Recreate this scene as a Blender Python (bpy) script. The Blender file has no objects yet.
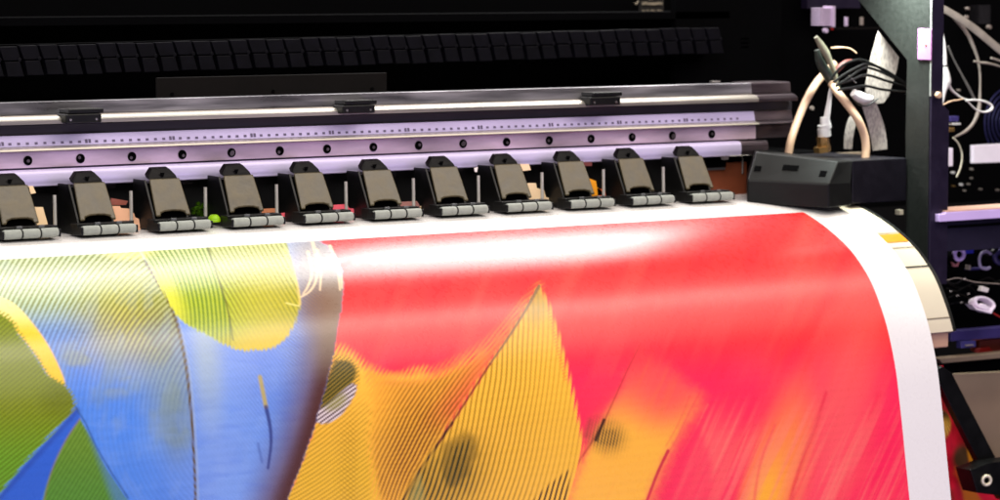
import bpy, math, random
import numpy as np
from mathutils import Matrix, Vector

random.seed(7)
rng = np.random.default_rng(11)
scene = bpy.context.scene
COL = scene.collection

# ------------------------------------------------------------------ camera
F = 3000.0                                   # focal length in photo pixels (photo is 1000 px wide)
DX = np.array((0.81993852, -0.05225564, 0.57006155))
DY = np.array((-0.57245158, -0.07470328, 0.81652839))
DZ = np.array((-8.275e-05, -0.99583571, -0.09116592))
M = np.stack([DX, DY, DZ], 1)                # world -> camera (x right, y down, z forward)
T = np.array((-0.14870048, -0.04332197, 3.70486417))
CAM = -M.T @ T

def at(u, v, axis, val):
    """world point on the plane axis=val that the photo shows at (u, v)"""
    r = M.T @ np.array([(u - 500) / F, (v - 250) / F, 1.0])
    t = (val - CAM[axis]) / r[axis]
    return CAM + t * r

def atx(u, v, x): return at(u, v, 0, x)
def aty(u, v, y): return at(u, v, 1, y)

cam = bpy.data.cameras.new('camera')
cam.sensor_width = 36.0
cam.lens = F / 1000 * 36.0
cam.clip_start = 0.05
cam.clip_end = 100.0
cam_o = bpy.data.objects.new('camera', cam)
COL.objects.link(cam_o)
R = Matrix(((M[0][0], -M[1][0], -M[2][0]), (M[0][1], -M[1][1], -M[2][1]), (M[0][2], -M[1][2], -M[2][2])))
cam_o.matrix_world = Matrix.Translation(Vector(CAM)) @ R.to_4x4()
cam.dof.use_dof = True
cam.dof.focus_distance = 3.62
cam.dof.aperture_fstop = 6.5
scene.camera = cam_o

# ------------------------------------------------------------------ colour + materials
def lin(c):
    c = np.asarray(c, float) / 255.0
    return np.where(c <= 0.04045, c / 12.92, ((c + 0.055) / 1.055) ** 2.4)

def L4(c):
    a = lin(c)
    return (float(a[0]), float(a[1]), float(a[2]), 1.0)

MATS = {}
def mat(name, rgb, rough=0.5, metal=0.0, var=0.15, scale=40.0, bump=0.0, spec=0.5, stretch=None, rvar=0.1, coat=0.0):
    if name in MATS: return MATS[name]
    m = bpy.data.materials.new(name); m.use_nodes = True
    nt = m.node_tree; N = nt.nodes; K = nt.links
    b = N['Principled BSDF']
    b.inputs['Metallic'].default_value = metal
    b.inputs['Specular IOR Level'].default_value = spec
    b.inputs['Coat Weight'].default_value = coat
    tc = N.new('ShaderNodeTexCoord'); mp = N.new('ShaderNodeMapping')
    K.new(tc.outputs['Object'], mp.inputs['Vector'])
    oi = N.new('ShaderNodeObjectInfo'); ml = N.new('ShaderNodeMath'); ml.operation = 'MULTIPLY'; ml.inputs[1].default_value = 37.0
    K.new(oi.outputs['Random'], ml.inputs[0]); K.new(ml.outputs[0], mp.inputs['Location'])
    if stretch: mp.inputs['Scale'].default_value = stretch
    nz = N.new('ShaderNodeTexNoise'); nz.inputs['Scale'].default_value = scale; nz.inputs['Detail'].default_value = 5
    K.new(mp.outputs['Vector'], nz.inputs['Vector'])
    rp = N.new('ShaderNodeMapRange'); rp.inputs['From Min'].default_value = 0.3; rp.inputs['From Max'].default_value = 0.7
    K.new(nz.outputs['Fac'], rp.inputs['Value'])
    mx = N.new('ShaderNodeMix'); mx.data_type = 'RGBA'
    c = np.array(L4(rgb))
    lo = c * (1 - var); hi = np.minimum(c * (1 + var), 1.0)
    mx.inputs['A'].default_value = (lo[0], lo[1], lo[2], 1); mx.inputs['B'].default_value = (hi[0], hi[1], hi[2], 1)
    K.new(rp.outputs['Result'], mx.inputs['Factor'])
    K.new(mx.outputs['Result'], b.inputs['Base Color'])
    rr = N.new('ShaderNodeMapRange'); rr.inputs['To Min'].default_value = max(0.02, rough - rvar); rr.inputs['To Max'].default_value = min(1, rough + rvar)
    K.new(nz.outputs['Fac'], rr.inputs['Value']); K.new(rr.outputs['Result'], b.inputs['Roughness'])
    if bump:
        bp = N.new('ShaderNodeBump'); bp.inputs['Strength'].default_value = bump; bp.inputs['Distance'].default_value = 0.001
        K.new(nz.outputs['Fac'], bp.inputs['Height']); K.new(bp.outputs['Normal'], b.inputs['Normal'])
    MATS[name] = m
    return m

def vmat(name, rough, coat=0.0, spec=0.5, bump=0.0, bscale=120):
    """material whose colour is a printed pattern held in the mesh"""
    m = bpy.data.materials.new(name); m.use_nodes = True
    nt = m.node_tree; N = nt.nodes; K = nt.links
    b = N['Principled BSDF']
    a = N.new('ShaderNodeVertexColor'); a.layer_name = 'ink'
    K.new(a.outputs['Color'], b.inputs['Base Color'])
    b.inputs['Roughness'].default_value = rough
    b.inputs['Coat Weight'].default_value = coat
    b.inputs['Coat Roughness'].default_value = 0.12
    b.inputs['Specular IOR Level'].default_value = spec
    tc = N.new('ShaderNodeTexCoord')
    nz = N.new('ShaderNodeTexNoise'); nz.inputs['Scale'].default_value = bscale; nz.inputs['Detail'].default_value = 3
    K.new(tc.outputs['Object'], nz.inputs['Vector'])
    rr = N.new('ShaderNodeMapRange'); rr.inputs['To Min'].default_value = rough - 0.05; rr.inputs['To Max'].default_value = rough + 0.05
    K.new(nz.outputs['Fac'], rr.inputs['Value']); K.new(rr.outputs['Result'], b.inputs['Roughness'])
    if bump:
        n2 = N.new('ShaderNodeTexNoise'); n2.inputs['Scale'].default_value = 9; n2.inputs['Detail'].default_value = 2
        K.new(tc.outputs['Object'], n2.inputs['Vector'])
        bp = N.new('ShaderNodeBump'); bp.inputs['Strength'].default_value = bump; bp.inputs['Distance'].default_value = 0.004
        K.new(n2.outputs['Fac'], bp.inputs['Height']); K.new(bp.outputs['Normal'], b.inputs['Normal'])
    return m

ALU = mat('brushed_aluminium', (186, 182, 188), 0.34, 0.95, 0.3, 34, 0.15, stretch=(0.25, 3, 3), rvar=0.22)
ALU_BRIGHT = mat('bright_aluminium', (166, 160, 150), 0.4, 0.75, 0.3, 30, 0.1, stretch=(0.15, 3, 3))
RULER = mat('anodised_ruler', (196, 184, 224), 0.42, 0.6, 0.08, 50, stretch=(0.2, 2, 2))
PINK = mat('anodised_rail_face', (224, 198, 218), 0.38, 0.6, 0.32, 16, 0.15, stretch=(0.5, 2, 2), rvar=0.14)
BLACK = mat('black_plastic', (8, 8, 8), 0.42, 0, 0.3, 60, 0.1, spec=.3)
BLACK_M = mat('black_paint', (9, 9, 9), 0.5, 0, 0.3, 30, 0.1, spec=.22)
PIT = mat('dark_cavity', (2, 2, 3), 0.9, 0, 0.3, 20, spec=0.04)
CAVITY = mat('dark_housing', (2, 2, 3), 0.8, 0, 0.35, 9, spec=0.1)
BROWN_D = mat('dim_brown_metal', (9, 6, 6), 0.7, 0, 0.25, 14, spec=.12)
CHAIN_M = mat('chain_plastic', (4, 3, 10), 0.6, 0, 0.3, 60, 0.1, spec=.12)
LEVER_M = mat('taupe_plastic', (82, 73, 52), 0.36, 0, 0.36, 70, 0.35, rvar=0.16)
CAP_M = mat('cap_plastic', (7, 5, 8), 0.5, 0, 0.2, 60, spec=.14)
ROLL_M = mat('grey_rubber', (142, 146, 138), 0.55, 0, 0.10, 140, 0.3)
STEEL = mat('steel_pin', (205, 200, 196), 0.25, 0.9, 0.1, 40)
APRON_M = mat('cream_enamel', (204, 193, 170), 0.35, 0, 0.04, 18)
YELLOW = mat('yellow_label', (205, 132, 2), 0.45, 0, 0.08, 40)
GREEN_P = mat('grey_green_powder_coat', (22, 24, 22), 0.45, 0.0, 0.12, 160, 0.25)
VIOLET_P = mat('violet_black_paint', (22, 14, 36), 0.45, 0, 0.15, 60, 0.1)
TAG = mat('pink_plastic_tag', (136, 92, 134), 0.4, 0, 0.06, 40)
HOSE_M = mat('cream_hose_rubber', (196, 162, 134), 0.5, 0, 0.08, 50, 0.15)
WHITE_C = mat('white_cable_jacket', (196, 190, 190), 0.45, 0, 0.07, 60, 0.1)
GREY_C = mat('grey_cable_jacket', (128, 117, 110), 0.5, 0, 0.15, 60, 0.1)
OLIVE_C = mat('olive_cable_jacket', (120, 116, 98), 0.5, 0, 0.15, 60, 0.1)
BLACK_C = mat('black_cable_jacket', (5, 5, 5), 0.32, 0, 0.3, 60, spec=.3)
BRASS = mat('brass', (226, 178, 112), 0.22, 0.9, 0.12, 50)
VIOLET_W = mat('pale_violet_enamel', (205, 180, 236), 0.4, 0, 0.08, 14)
WHITE_L = mat('white_label_paper', (230, 218, 234), 0.6, 0, 0.04, 30)
FIN_M = mat('fin_metal', (222, 200, 232), 0.35, 0.3, 0.1, 40)
PURPLE_B = mat('purple_blue_paint', (44, 36, 88), 0.45, 0, 0.2, 30)
BLUE_P = mat('blue_plastic', (40, 44, 170), 0.4, 0, 0.2, 40)
BROWN_S = mat('brown_grey_metal', (120, 104, 88), 0.5, 0.2, 0.14, 22)
PANEL_G = mat('grey_brown_panel', (165, 142, 116), 0.6, 0, 0.12, 8)
RED_P = mat('red_plastic', (140, 22, 18), 0.45, 0, 0.25, 30)
STICKER = mat('aged_sticker', (150, 138, 120), 0.7, 0, 0.2, 60)

# ------------------------------------------------------------------ mesh builder
class MB:
    def __init__(s): s.v = []; s.f = []
    def add(s, vs, fs):
        o = len(s.v); s.v += [tuple(map(float, p)) for p in vs]; s.f += [tuple(i + o for i in f) for f in fs]; return s
    def hexa(s, b, t):                       # bottom quad, top quad (same winding)
        return s.add(list(b) + list(t), [(3, 2, 1, 0), (4, 5, 6, 7), (0, 1, 5, 4), (1, 2, 6, 5), (2, 3, 7, 6), (3, 0, 4, 7)])
    def box(s, x0, x1, y0, y1, z0, z1):
        return s.hexa([(x0, y0, z0), (x1, y0, z0), (x1, y1, z0), (x0, y1, z0)], [(x0, y0, z1), (x1, y0, z1), (x1, y1, z1), (x0, y1, z1)])
    def plate(s, pts, n, th):                # polygon extruded by th along n
        n = np.array(n, float); n /= np.linalg.norm(n)
        a = [np.array(p, float) for p in pts]; b = [p + n * th for p in a]; k = len(a)
        return s.add(a + b, [tuple(range(k))[::-1], tuple(range(k, 2 * k))] + [(i, (i + 1) % k, k + (i + 1) % k, k + i) for i in range(k)])
    def tube(s, pts, r, seg=10, flat=None, smooth=4, cap=True):
        """round tube along a smoothed path; r is one radius or one per point; flat=(axis, factor) squeezes it to a ribbon"""
        P = [np.array(p, float) for p in pts]
        rr = [r] * len(P) if np.isscalar(r) else list(r)
        if smooth and len(P) > 2:
            Q = [2 * P[0] - P[1]] + P + [2 * P[-1] - P[-2]]
            o = []; ro = []
            for i in range(1, len(Q) - 2):
                for k in range(smooth):
                    t = k / smooth; a, b, c, d = Q[i - 1], Q[i], Q[i + 1], Q[i + 2]
                    o.append(.5 * (2 * b + (c - a) * t + (2 * a - 5 * b + 4 * c - d) * t * t + (3 * b - a - 3 * c + d) * t ** 3))
                    ro.append(rr[i - 1] * (1 - t) + rr[i] * t)
            o.append(P[-1]); ro.append(rr[-1]); P, rr = o, ro
        vs = []; k = len(P); prev = None
        for i, p in enumerate(P):
            tg = P[min(i + 1, k - 1)] - P[max(i - 1, 0)]; tg /= np.linalg.norm(tg) + 1e-12
            ref = prev if prev is not None else np.array((0, 1.0, 0.03))
            a = ref - tg * (ref @ tg); a /= np.linalg.norm(a); prev = a
            b = np.cross(tg, a)
            fa = flat if flat else 1.0
            for j in range(seg):
                w = 2 * math.pi * j / seg
                vs.append(p + rr[i] * (a * math.cos(w) * fa + b * math.sin(w)))
        fs = [(i * seg + j, i * seg + (j + 1) % seg, (i + 1) * seg + (j + 1) % seg, (i + 1) * seg + j) for i in range(k - 1) for j in range(seg)]
        if cap: fs += [tuple(range(seg))[::-1], tuple(range((k - 1) * seg, k * seg))]
        return s.add(vs, fs)
    def ribbon(s, pts, w, th=0.0012):
        """flat ribbon facing -y: half-width w along the in-plane normal"""
        P = [np.array(p, float) for p in pts]
        ws = [w] * len(P) if np.isscalar(w) else list(w)
        Q = [2 * P[0] - P[1]] + P + [2 * P[-1] - P[-2]]; o = []; wo = []
        for i in range(1, len(Q) - 2):
            for k in range(5):
                t = k / 5; a, b, c, d = Q[i - 1], Q[i], Q[i + 1], Q[i + 2]
                o.append(.5 * (2 * b + (c - a) * t + (2 * a - 5 * b + 4 * c - d) * t * t + (3 * b - a - 3 * c + d) * t ** 3)); wo.append(ws[i - 1] * (1 - t) + ws[i] * t)
        o.append(P[-1]); wo.append(ws[-1])
        vs = []; k = len(o)
        for i, p in enumerate(o):
            tg = o[min(i + 1, k - 1)] - o[max(i - 1, 0)]
            n = np.cross(tg, (-0.57, -0.82, 0)); n /= np.linalg.norm(n)
            q = np.array((-0.57, -0.82, 0)) * th
            vs += [p - n * wo[i], p + n * wo[i], p + n * wo[i] - q, p - n * wo[i] - q]
        fs = []
        for i in range(k - 1):
            for j in range(4): fs.append((i * 4 + j, i * 4 + (j + 1) % 4, i * 4 + 4 + (j + 1) % 4, i * 4 + 4 + j))
        fs += [(3, 2, 1, 0), tuple(range(4 * k - 4, 4 * k))]
        return s.add(vs, fs)
    def cyl(s, p, d, r, h, seg=16, r2=None):
        p = np.array(p, float); d = np.array(d, float); d /= np.linalg.norm(d)
        return s.tube([p, p + d * h], [r, r if r2 is None else r2], seg, smooth=0)
    def torus(s, c, n, R0, r, seg=28, k=10):
        c = np.array(c, float); n = np.array(n, float); n /= np.linalg.norm(n)
        a = np.cross(n, (0, 0, 1.0)); a /= np.linalg.norm(a); b = np.cross(n, a); vs = []
        for i in range(seg):
            w = 2 * math.pi * i / seg; d = a * math.cos(w) + b * math.sin(w)
            for j in range(k):
                q = 2 * math.pi * j / k
                vs.append(c + d * (R0 + r * math.cos(q)) + n * r * math.sin(q))
        return s.add(vs, [(i * k + j, i * k + (j + 1) % k, ((i + 1) % seg) * k + (j + 1) % k, ((i + 1) % seg) * k + j) for i in range(seg) for j in range(k)])
    def extrude_x(s, prof, x0, x1, closed=False, seg=1):
        k = len(prof); vs = []
        for i in range(seg + 1):
            x = x0 + (x1 - x0) * i / seg
            vs += [(x, p[0], p[1]) for p in prof]
        fs = []
        e = k if closed else k - 1
        for i in range(seg):
            for j in range(e): fs.append((i * k + j, i * k + (j + 1) % k, (i + 1) * k + (j + 1) % k, (i + 1) * k + j))
        if closed: fs += [tuple(range(k))[::-1], tuple(range(seg * k, seg * k + k))]
        return s.add(vs, fs)
    def build(s, name, m, parent=None, bevel=0.0, smooth=False, loc=None):
        me = bpy.data.meshes.new(name)
        if parent is None and loc is None and s.v: loc = tuple(np.mean(np.array(s.v), 0))
        loc = loc or (0, 0, 0)
        me.from_pydata([tuple(np.array(p) - loc) for p in s.v], [], s.f)
        me.materials.append(m); me.validate()
        import bmesh
        bm = bmesh.new(); bm.from_mesh(me); bmesh.ops.recalc_face_normals(bm, faces=bm.faces); bm.to_mesh(me); bm.free()
        o = bpy.data.objects.new(name, me); COL.objects.link(o); o.location = loc
        if parent: o.parent = parent
        if smooth:
            me.polygons.foreach_set('use_smooth', [True] * len(me.polygons))
            me.set_sharp_from_angle(angle=math.radians(40))
        if bevel:
            b = o.modifiers.new('bevel', 'BEVEL'); b.width = bevel; b.segments = 2; b.limit_method = 'ANGLE'; b.angle_limit = math.radians(35)
        return o

def tag(o, label=None, cat=None, group=None, kind=None):
    if label: o['label'] = label
    if cat: o['category'] = cat
    if group: o['group'] = group
    if kind: o['kind'] = kind
    return o

def empty(name, loc=(0, 0, 0)):
    o = bpy.data.objects.new(name, None); o.empty_display_size = 0.05; COL.objects.link(o); o.location = loc
    return o

def catmull(P, k=12):
    P = np.array(P, float)
    Q = np.vstack([2 * P[0] - P[1], P, 2 * P[-1] - P[-2]]); out = []
    for i in range(1, len(Q) - 2):
        for t in np.arange(k) / k:
            a, b, c, d = Q[i - 1], Q[i], Q[i + 1], Q[i + 2]
            out.append(.5 * (2 * b + (c - a) * t + (2 * a - 5 * b + 4 * c - d) * t * t + (3 * b - a - 3 * c + d) * t ** 3))
    out.append(P[-1])
    return np.array(out)

# ------------------------------------------------------------------ setting
fl = MB().box(-6, 8, -6, 6, -1.06, -1.0).build('floor', mat('dark_floor', (30, 28, 28), 0.6, 0, 0.2, 3)); tag(fl, kind='structure')
bw = MB().box(-6, 8, 2.2, 2.26, -0.995, 3).build('backdrop', mat('dark_backdrop', (12, 11, 14), 0.8, 0, 0.2, 3)); tag(bw, kind='structure')

# ================================================================== THE PRINTER
printer = empty('wide_format_printer')
tag(printer, 'black wide format inkjet printer with a silver guide rail and a row of pinch rollers', 'printer')

PAPER = [(.30, -.012), (.15, -.0085), (.06, -.0075), (0, -.009), (-.053, -.022), (-.09, -.035), (-.12, -.049), (-.148, -.065), (-.17, -.083),
         (-.19, -.104), (-.206, -.129), (-.221, -.158), (-.232, -.188), (-.241, -.220), (-.2475, -.255), (-.2535, -.29), (-.259, -.325), (-.2655, -.365), (-.272, -.405), (-.280, -.46), (-.292, -.54), (-.306, -.64), (-.318, -.74)]
X_PRINT, X_PAPER, X_APRON = 0.6405, 0.712, 0.757
PD = catmull(PAPER, 10)
for _ in range(6):                           # fair the curve a little
    PD[1:-1] = PD[1:-1] * .5 + (PD[:-2] + PD[2:]) * .25
tng = np.gradient(PD, axis=0); tng /= np.linalg.norm(tng, axis=1)[:, None]
nrm = np.stack([tng[:, 1], -tng[:, 0]], 1)   # outward normal candidates
nrm[nrm[:, 1] < 0] *= 1
if nrm[0][1] < 0: nrm = -nrm

# --- apron (the curved cream cover the sheet slides over)
ap = PD - nrm * 0.004
zend = atx(952, 333, X_APRON)
cut = [p for p in ap if p[1] > zend[2]]
outer = np.array(cut)
inner = outer - nrm[:len(outer)] * 0.02
k = len(outer)
prof = [tuple(p) for p in outer] + [tuple(p) for p in inner[::-1]]
mb = MB(); mb.extrude_x(prof, -1.3, X_APRON, closed=True)
apron = mb.build('front_apron', APRON_M, printer, smooth=True)
# dark trim lip along its outer end
trim = MB(); prof2 = [tuple(p + n * 0.0015) for p, n in zip(outer, nrm)] + [tuple(p - n * 0.028) for p, n in zip(outer[::-1], nrm[:k][::-1])]
trim.extrude_x(prof2, X_APRON + 0.0002, X_APRON + 0.0045, closed=True).build('end_trim', BLACK, apron, smooth=True)
def apron_strip(name, y0, y1, x0, x1, m, off=0.0008):
    idx = [i for i in range(k) if y1 <= outer[i][0] <= y0]
    a = [outer[i] + nrm[i] * off for i in idx]
    pts = [tuple(p) for p in a]
    return MB().extrude_x(pts, x0, x1).build(name, m, apron, smooth=True)
def apron_at(u, v):                          # y on the apron end for a photo height
    return atx(u, v, X_APRON)[1]
apron_strip('yellow_label', apron_at(900, 233), apron_at(909, 246), 0.7135, X_APRON - 0.001, YELLOW)
def seam(ya, z_hint=None):
    i = int(np.argmin(np.abs(outer[:, 0] - ya)))
    a = outer[max(i - 1, 0)] + nrm[i] * .0006; b = outer[min(i + 1, k - 1)] + nrm[i] * .0006
    m_ = (a + b) / 2; d = (b - a) / np.linalg.norm(b - a) * .0008
    return MB().extrude_x([tuple(m_ - d), tuple(m_ + d)], .7135, X_APRON - .001)
i267 = int(np.argmin(np.abs(outer[:, 1] - atx(924, 265, X_APRON)[2])))
for nm, v_, w in (('panel_seam', 266, .0011), ('panel_seam', 316, .0007), ('panel_seam', 233.2, .0007), ('panel_seam', 246.5, .0008)):
    uu = {266: 925, 316: 947, 233.2: 903, 246.5: 912}[v_]
    zz = atx(uu, v_, X_APRON)[2]; i = int(np.argmin(np.abs(outer[:, 1] - zz)))
    d = tng[i] * w; c = outer[i] + nrm[i] * .0011
    MB().extrude_x([tuple(c - d), tuple(c + d)], .7135, X_APRON).build(nm, BLACK if w > .001 else BROWN_S, apron)
# the plain underside bracket and dark void below the apron end
un = MB(); e = outer[-1]
un.box(.60, X_APRON - .002, e[0] + .006, e[0] + .04, e[1] - .022, e[1] - .0005)
un.build('apron_bracket', mat('beige_bracket', (190, 150, 125), .5, 0, .1, 20), apron, bevel=.002)

# platen under the sheet
pl = MB().box(-1.3, .757, .0, .085, -.05, -.016); pl.build('platen', BLACK_M, printer)

# --- guide rail
YR = .09
def zv(v): return float(aty(300, v, YR)[2])
XR0, XR1 = -1.3, float(aty(752, 110, YR)[0])
XR2 = float(aty(791, 110, YR)[0])
bulge = [(.081, zv(158.3)), (.0765, zv(159.3)), (.0752, zv(160.5)), (.0742, zv(163)), (.0738, zv(166.5)), (.0738, zv(169.5)), (.0746, zv(170.6)), (.0752, zv(173.4)), (.0775, zv(174.4)), (.095, zv(174.6))]
rail_prof = [(.135, zv(96.0)), (.0945, zv(94.9)), (.0922, zv(95.4)), (.0905, zv(107)), (.100, zv(107.3)), (.100, zv(174.6)), (.135, zv(174.6))]
rail = MB().extrude_x(rail_prof, XR0, XR1, closed=True).build('guide_rail', ALU, printer)
# bright top lip, dark groove, ruler, lip, drilled face, lower bead: each its own profile on the rail
MB().extrude_x([(.0995, zv(107.6)), (.0885, zv(107.4)), (.080, zv(109)), (.0755, zv(112)), (.0755, zv(115.5)), (.0995, zv(116.5))], XR0, XR1, closed=True).build('upper_lip', ALU_BRIGHT, rail, smooth=True)
MB().extrude_x([(.0995, zv(116.9)), (.093, zv(117)), (.093, zv(126)), (.0995, zv(126))], XR0, XR2 + .004, closed=True).build('dark_groove', mat('groove_dark', (36, 31, 37), .5, 0, .2, 30), rail)
MB().extrude_x([(.0995, zv(126.3)), (.0865, zv(126.3)), (.083, zv(136.6)), (.0995, zv(136.6))], XR0, XR1, closed=True).build('ruler_base', RULER, rail)
MB().extrude_x([(.0995, zv(136.9)), (.0825, zv(136.9)), (.0745, zv(138.6)), (.0735, zv(140.2)), (.076, zv(141.2)), (.0995, zv(141.4))], XR0, XR1, closed=True).build('ruler_lip', ALU_BRIGHT, rail, smooth=True)
MB().extrude_x([(.0995, zv(141.8)), (.082, zv(141.8)), (.0815, zv(156.4)), (.0995, zv(156.4))], XR0, XR1, closed=True).build('drilled_face', PINK, rail)
XB1 = float(aty(741, 150, .075)[0])
MB().extrude_x(bulge + [(.0995, zv(174.6)), (.0995, zv(158.5))], XR0, XB1, closed=True).build('lower_bead', mat('bead_enamel', (206, 196, 230), .52, .3, .06, 40, .1, stretch=(.15, 3, 3)), rail, smooth=True)
DARK_REFL = mat('dark_reflection_metal', (92, 80, 86), .36, .8, .35, 22, .1, stretch=(.5, 3, 3), rvar=.15)  # darker copy of the rail metal; dark reflections put into its colour
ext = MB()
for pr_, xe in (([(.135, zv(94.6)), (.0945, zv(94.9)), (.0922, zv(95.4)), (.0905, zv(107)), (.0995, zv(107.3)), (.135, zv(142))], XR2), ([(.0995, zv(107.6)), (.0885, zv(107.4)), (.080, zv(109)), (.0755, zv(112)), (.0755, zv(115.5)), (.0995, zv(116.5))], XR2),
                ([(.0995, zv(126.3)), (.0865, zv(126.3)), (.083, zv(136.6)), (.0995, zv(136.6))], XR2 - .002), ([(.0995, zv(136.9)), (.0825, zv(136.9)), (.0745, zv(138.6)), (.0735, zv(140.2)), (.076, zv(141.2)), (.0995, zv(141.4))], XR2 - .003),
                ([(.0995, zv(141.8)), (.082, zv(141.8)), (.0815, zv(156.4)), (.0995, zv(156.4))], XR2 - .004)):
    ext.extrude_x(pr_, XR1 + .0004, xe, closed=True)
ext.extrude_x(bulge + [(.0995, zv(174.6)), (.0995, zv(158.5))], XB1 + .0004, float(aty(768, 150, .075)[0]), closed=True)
re_ = ext.build('rail_end_reflection', DARK_REFL, rail, bevel=.0006)
MB().extrude_x([(.0768, zv(172.5)), (.0755, zv(174.2)), (.079, zv(174.3))], XB1 - .02, float(aty(767, 150, .075)[0]), closed=True).build('end_strip', STEEL, re_)
# ruler marks
mk = MB(); xt0 = float(aty(88, 143.5, .084)[0]); step = (float(aty(172, 140.3, .084)[0]) - xt0) / 10
zt = zv(133.2)
def yface(z): return .0865 + (.083 - .0865) * (z - zv(126.3)) / (zv(136.6) - zv(126.3)) - .0004
for i in range(-60, 96):
    x = xt0 + i * step
    if x > XR1 - .03: break
    if i % 10 == 0:
        for dx in (-.0022, .0022):
            mk.add([(x + dx - .0016, yface(zt - .0022), zt - .0022), (x + dx + .0016, yface(zt - .0022), zt - .0022), (x + dx + .0016, yface(zt + .0022), zt + .0022), (x + dx - .0016, yface(zt + .0022), zt + .0022)], [(0, 1, 2, 3)])
        w, h = .0006, .0034
    else:
        w, h = .0014, .0019
        mk.add([(x - w * 1.4, yface(zt - h), zt - h), (x + w * 1.4, yface(zt - h), zt - h), (x + w * 1.4, yface(zt + h * .4), zt + h * .4), (x - w * 1.4, yface(zt + h * .4), zt + h * .4)], [(0, 1, 2, 3)])
mk.build('ruler_marks', mat('ruler_ink', (88, 76, 104), .6, 0, .1, 60), rail)
# drilled holes: countersunk bore with a socket screw inside
hx0 = float(aty(327, 149, .0815)[0]); hpitch = (float(aty(632, 136, .0815)[0]) - hx0) / 7
hz = float(aty(327, 149, .0815)[2])
ring = MB().torus((0, -.0002, 0), (0, 1, 0), .0056, .0007, 20, 6)
hole0 = MB().cyl((0, -.0008, 0), (0, 1, 0), .0056, .0012, 18).build('mounting_hole', PIT, rail, loc=(0, 0, 0))
hole0.location = (hx0 - 12 * hpitch, .0815, hz)
hd = hole0.data
hole0.data.materials.append(STEEL)
holes = [hole0]
for i in range(-11, 10):
    x = hx0 + i * hpitch
    if x > XR1 - .01: break
    o = hole0.copy(); COL.objects.link(o); o.parent = rail; o.location = (x, .0815, hz); holes.append(o)
sc = MB().cyl((0, -.0011, 0), (0, 1, 0), .0021, .0006, 6).build('socket_screw', mat('screw_dim', (120, 110, 112), .3, .8, .1, 60), None, loc=(0, 0, 0))
COL.objects.unlink(sc)
scm = sc.data
for j, o in enumerate(holes):
    q = sc.copy(); COL.objects.link(q); q.parent = o; q.location = (random.uniform(-.0018, .0018), 0, random.uniform(-.0018, .0018)); q.rotation_euler = (0, random.uniform(0, 1), 0)
    q.scale = (1, 1, 1) if j % 5 else (1.5, 1, 1.9)
bpy.data.objects.remove(sc)
# black stops clamped on the rail
def stop(u0, u1, v0, v1):
    a = aty(u0, v0, .074); b = aty(u1, v1, .074)
    w = b[0] - a[0]
    o = MB().box(a[0] + w * .0, b[0] - w * .06, .064, .088, b[2], a[2] - .006).build('rail_stop', BLACK, rail, bevel=.0012)
    MB().box(a[0] + w * .10, b[0] + .001, .066, .1, a[2] - .0055, a[2]).build('stop_cap', BLACK, o, bevel=.001)
    for q in (.12, .8):
        MB().cyl((a[0] + w * q, .0645, b[2] + .004), (0, -1, 0), .0016, .0012, 10).build('screw', STEEL, o)
stop(62, 100, 109, 122); stop(338.5, 373, 100.5, 112.5); stop(586, 618, 92.5, 104.5)

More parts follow.
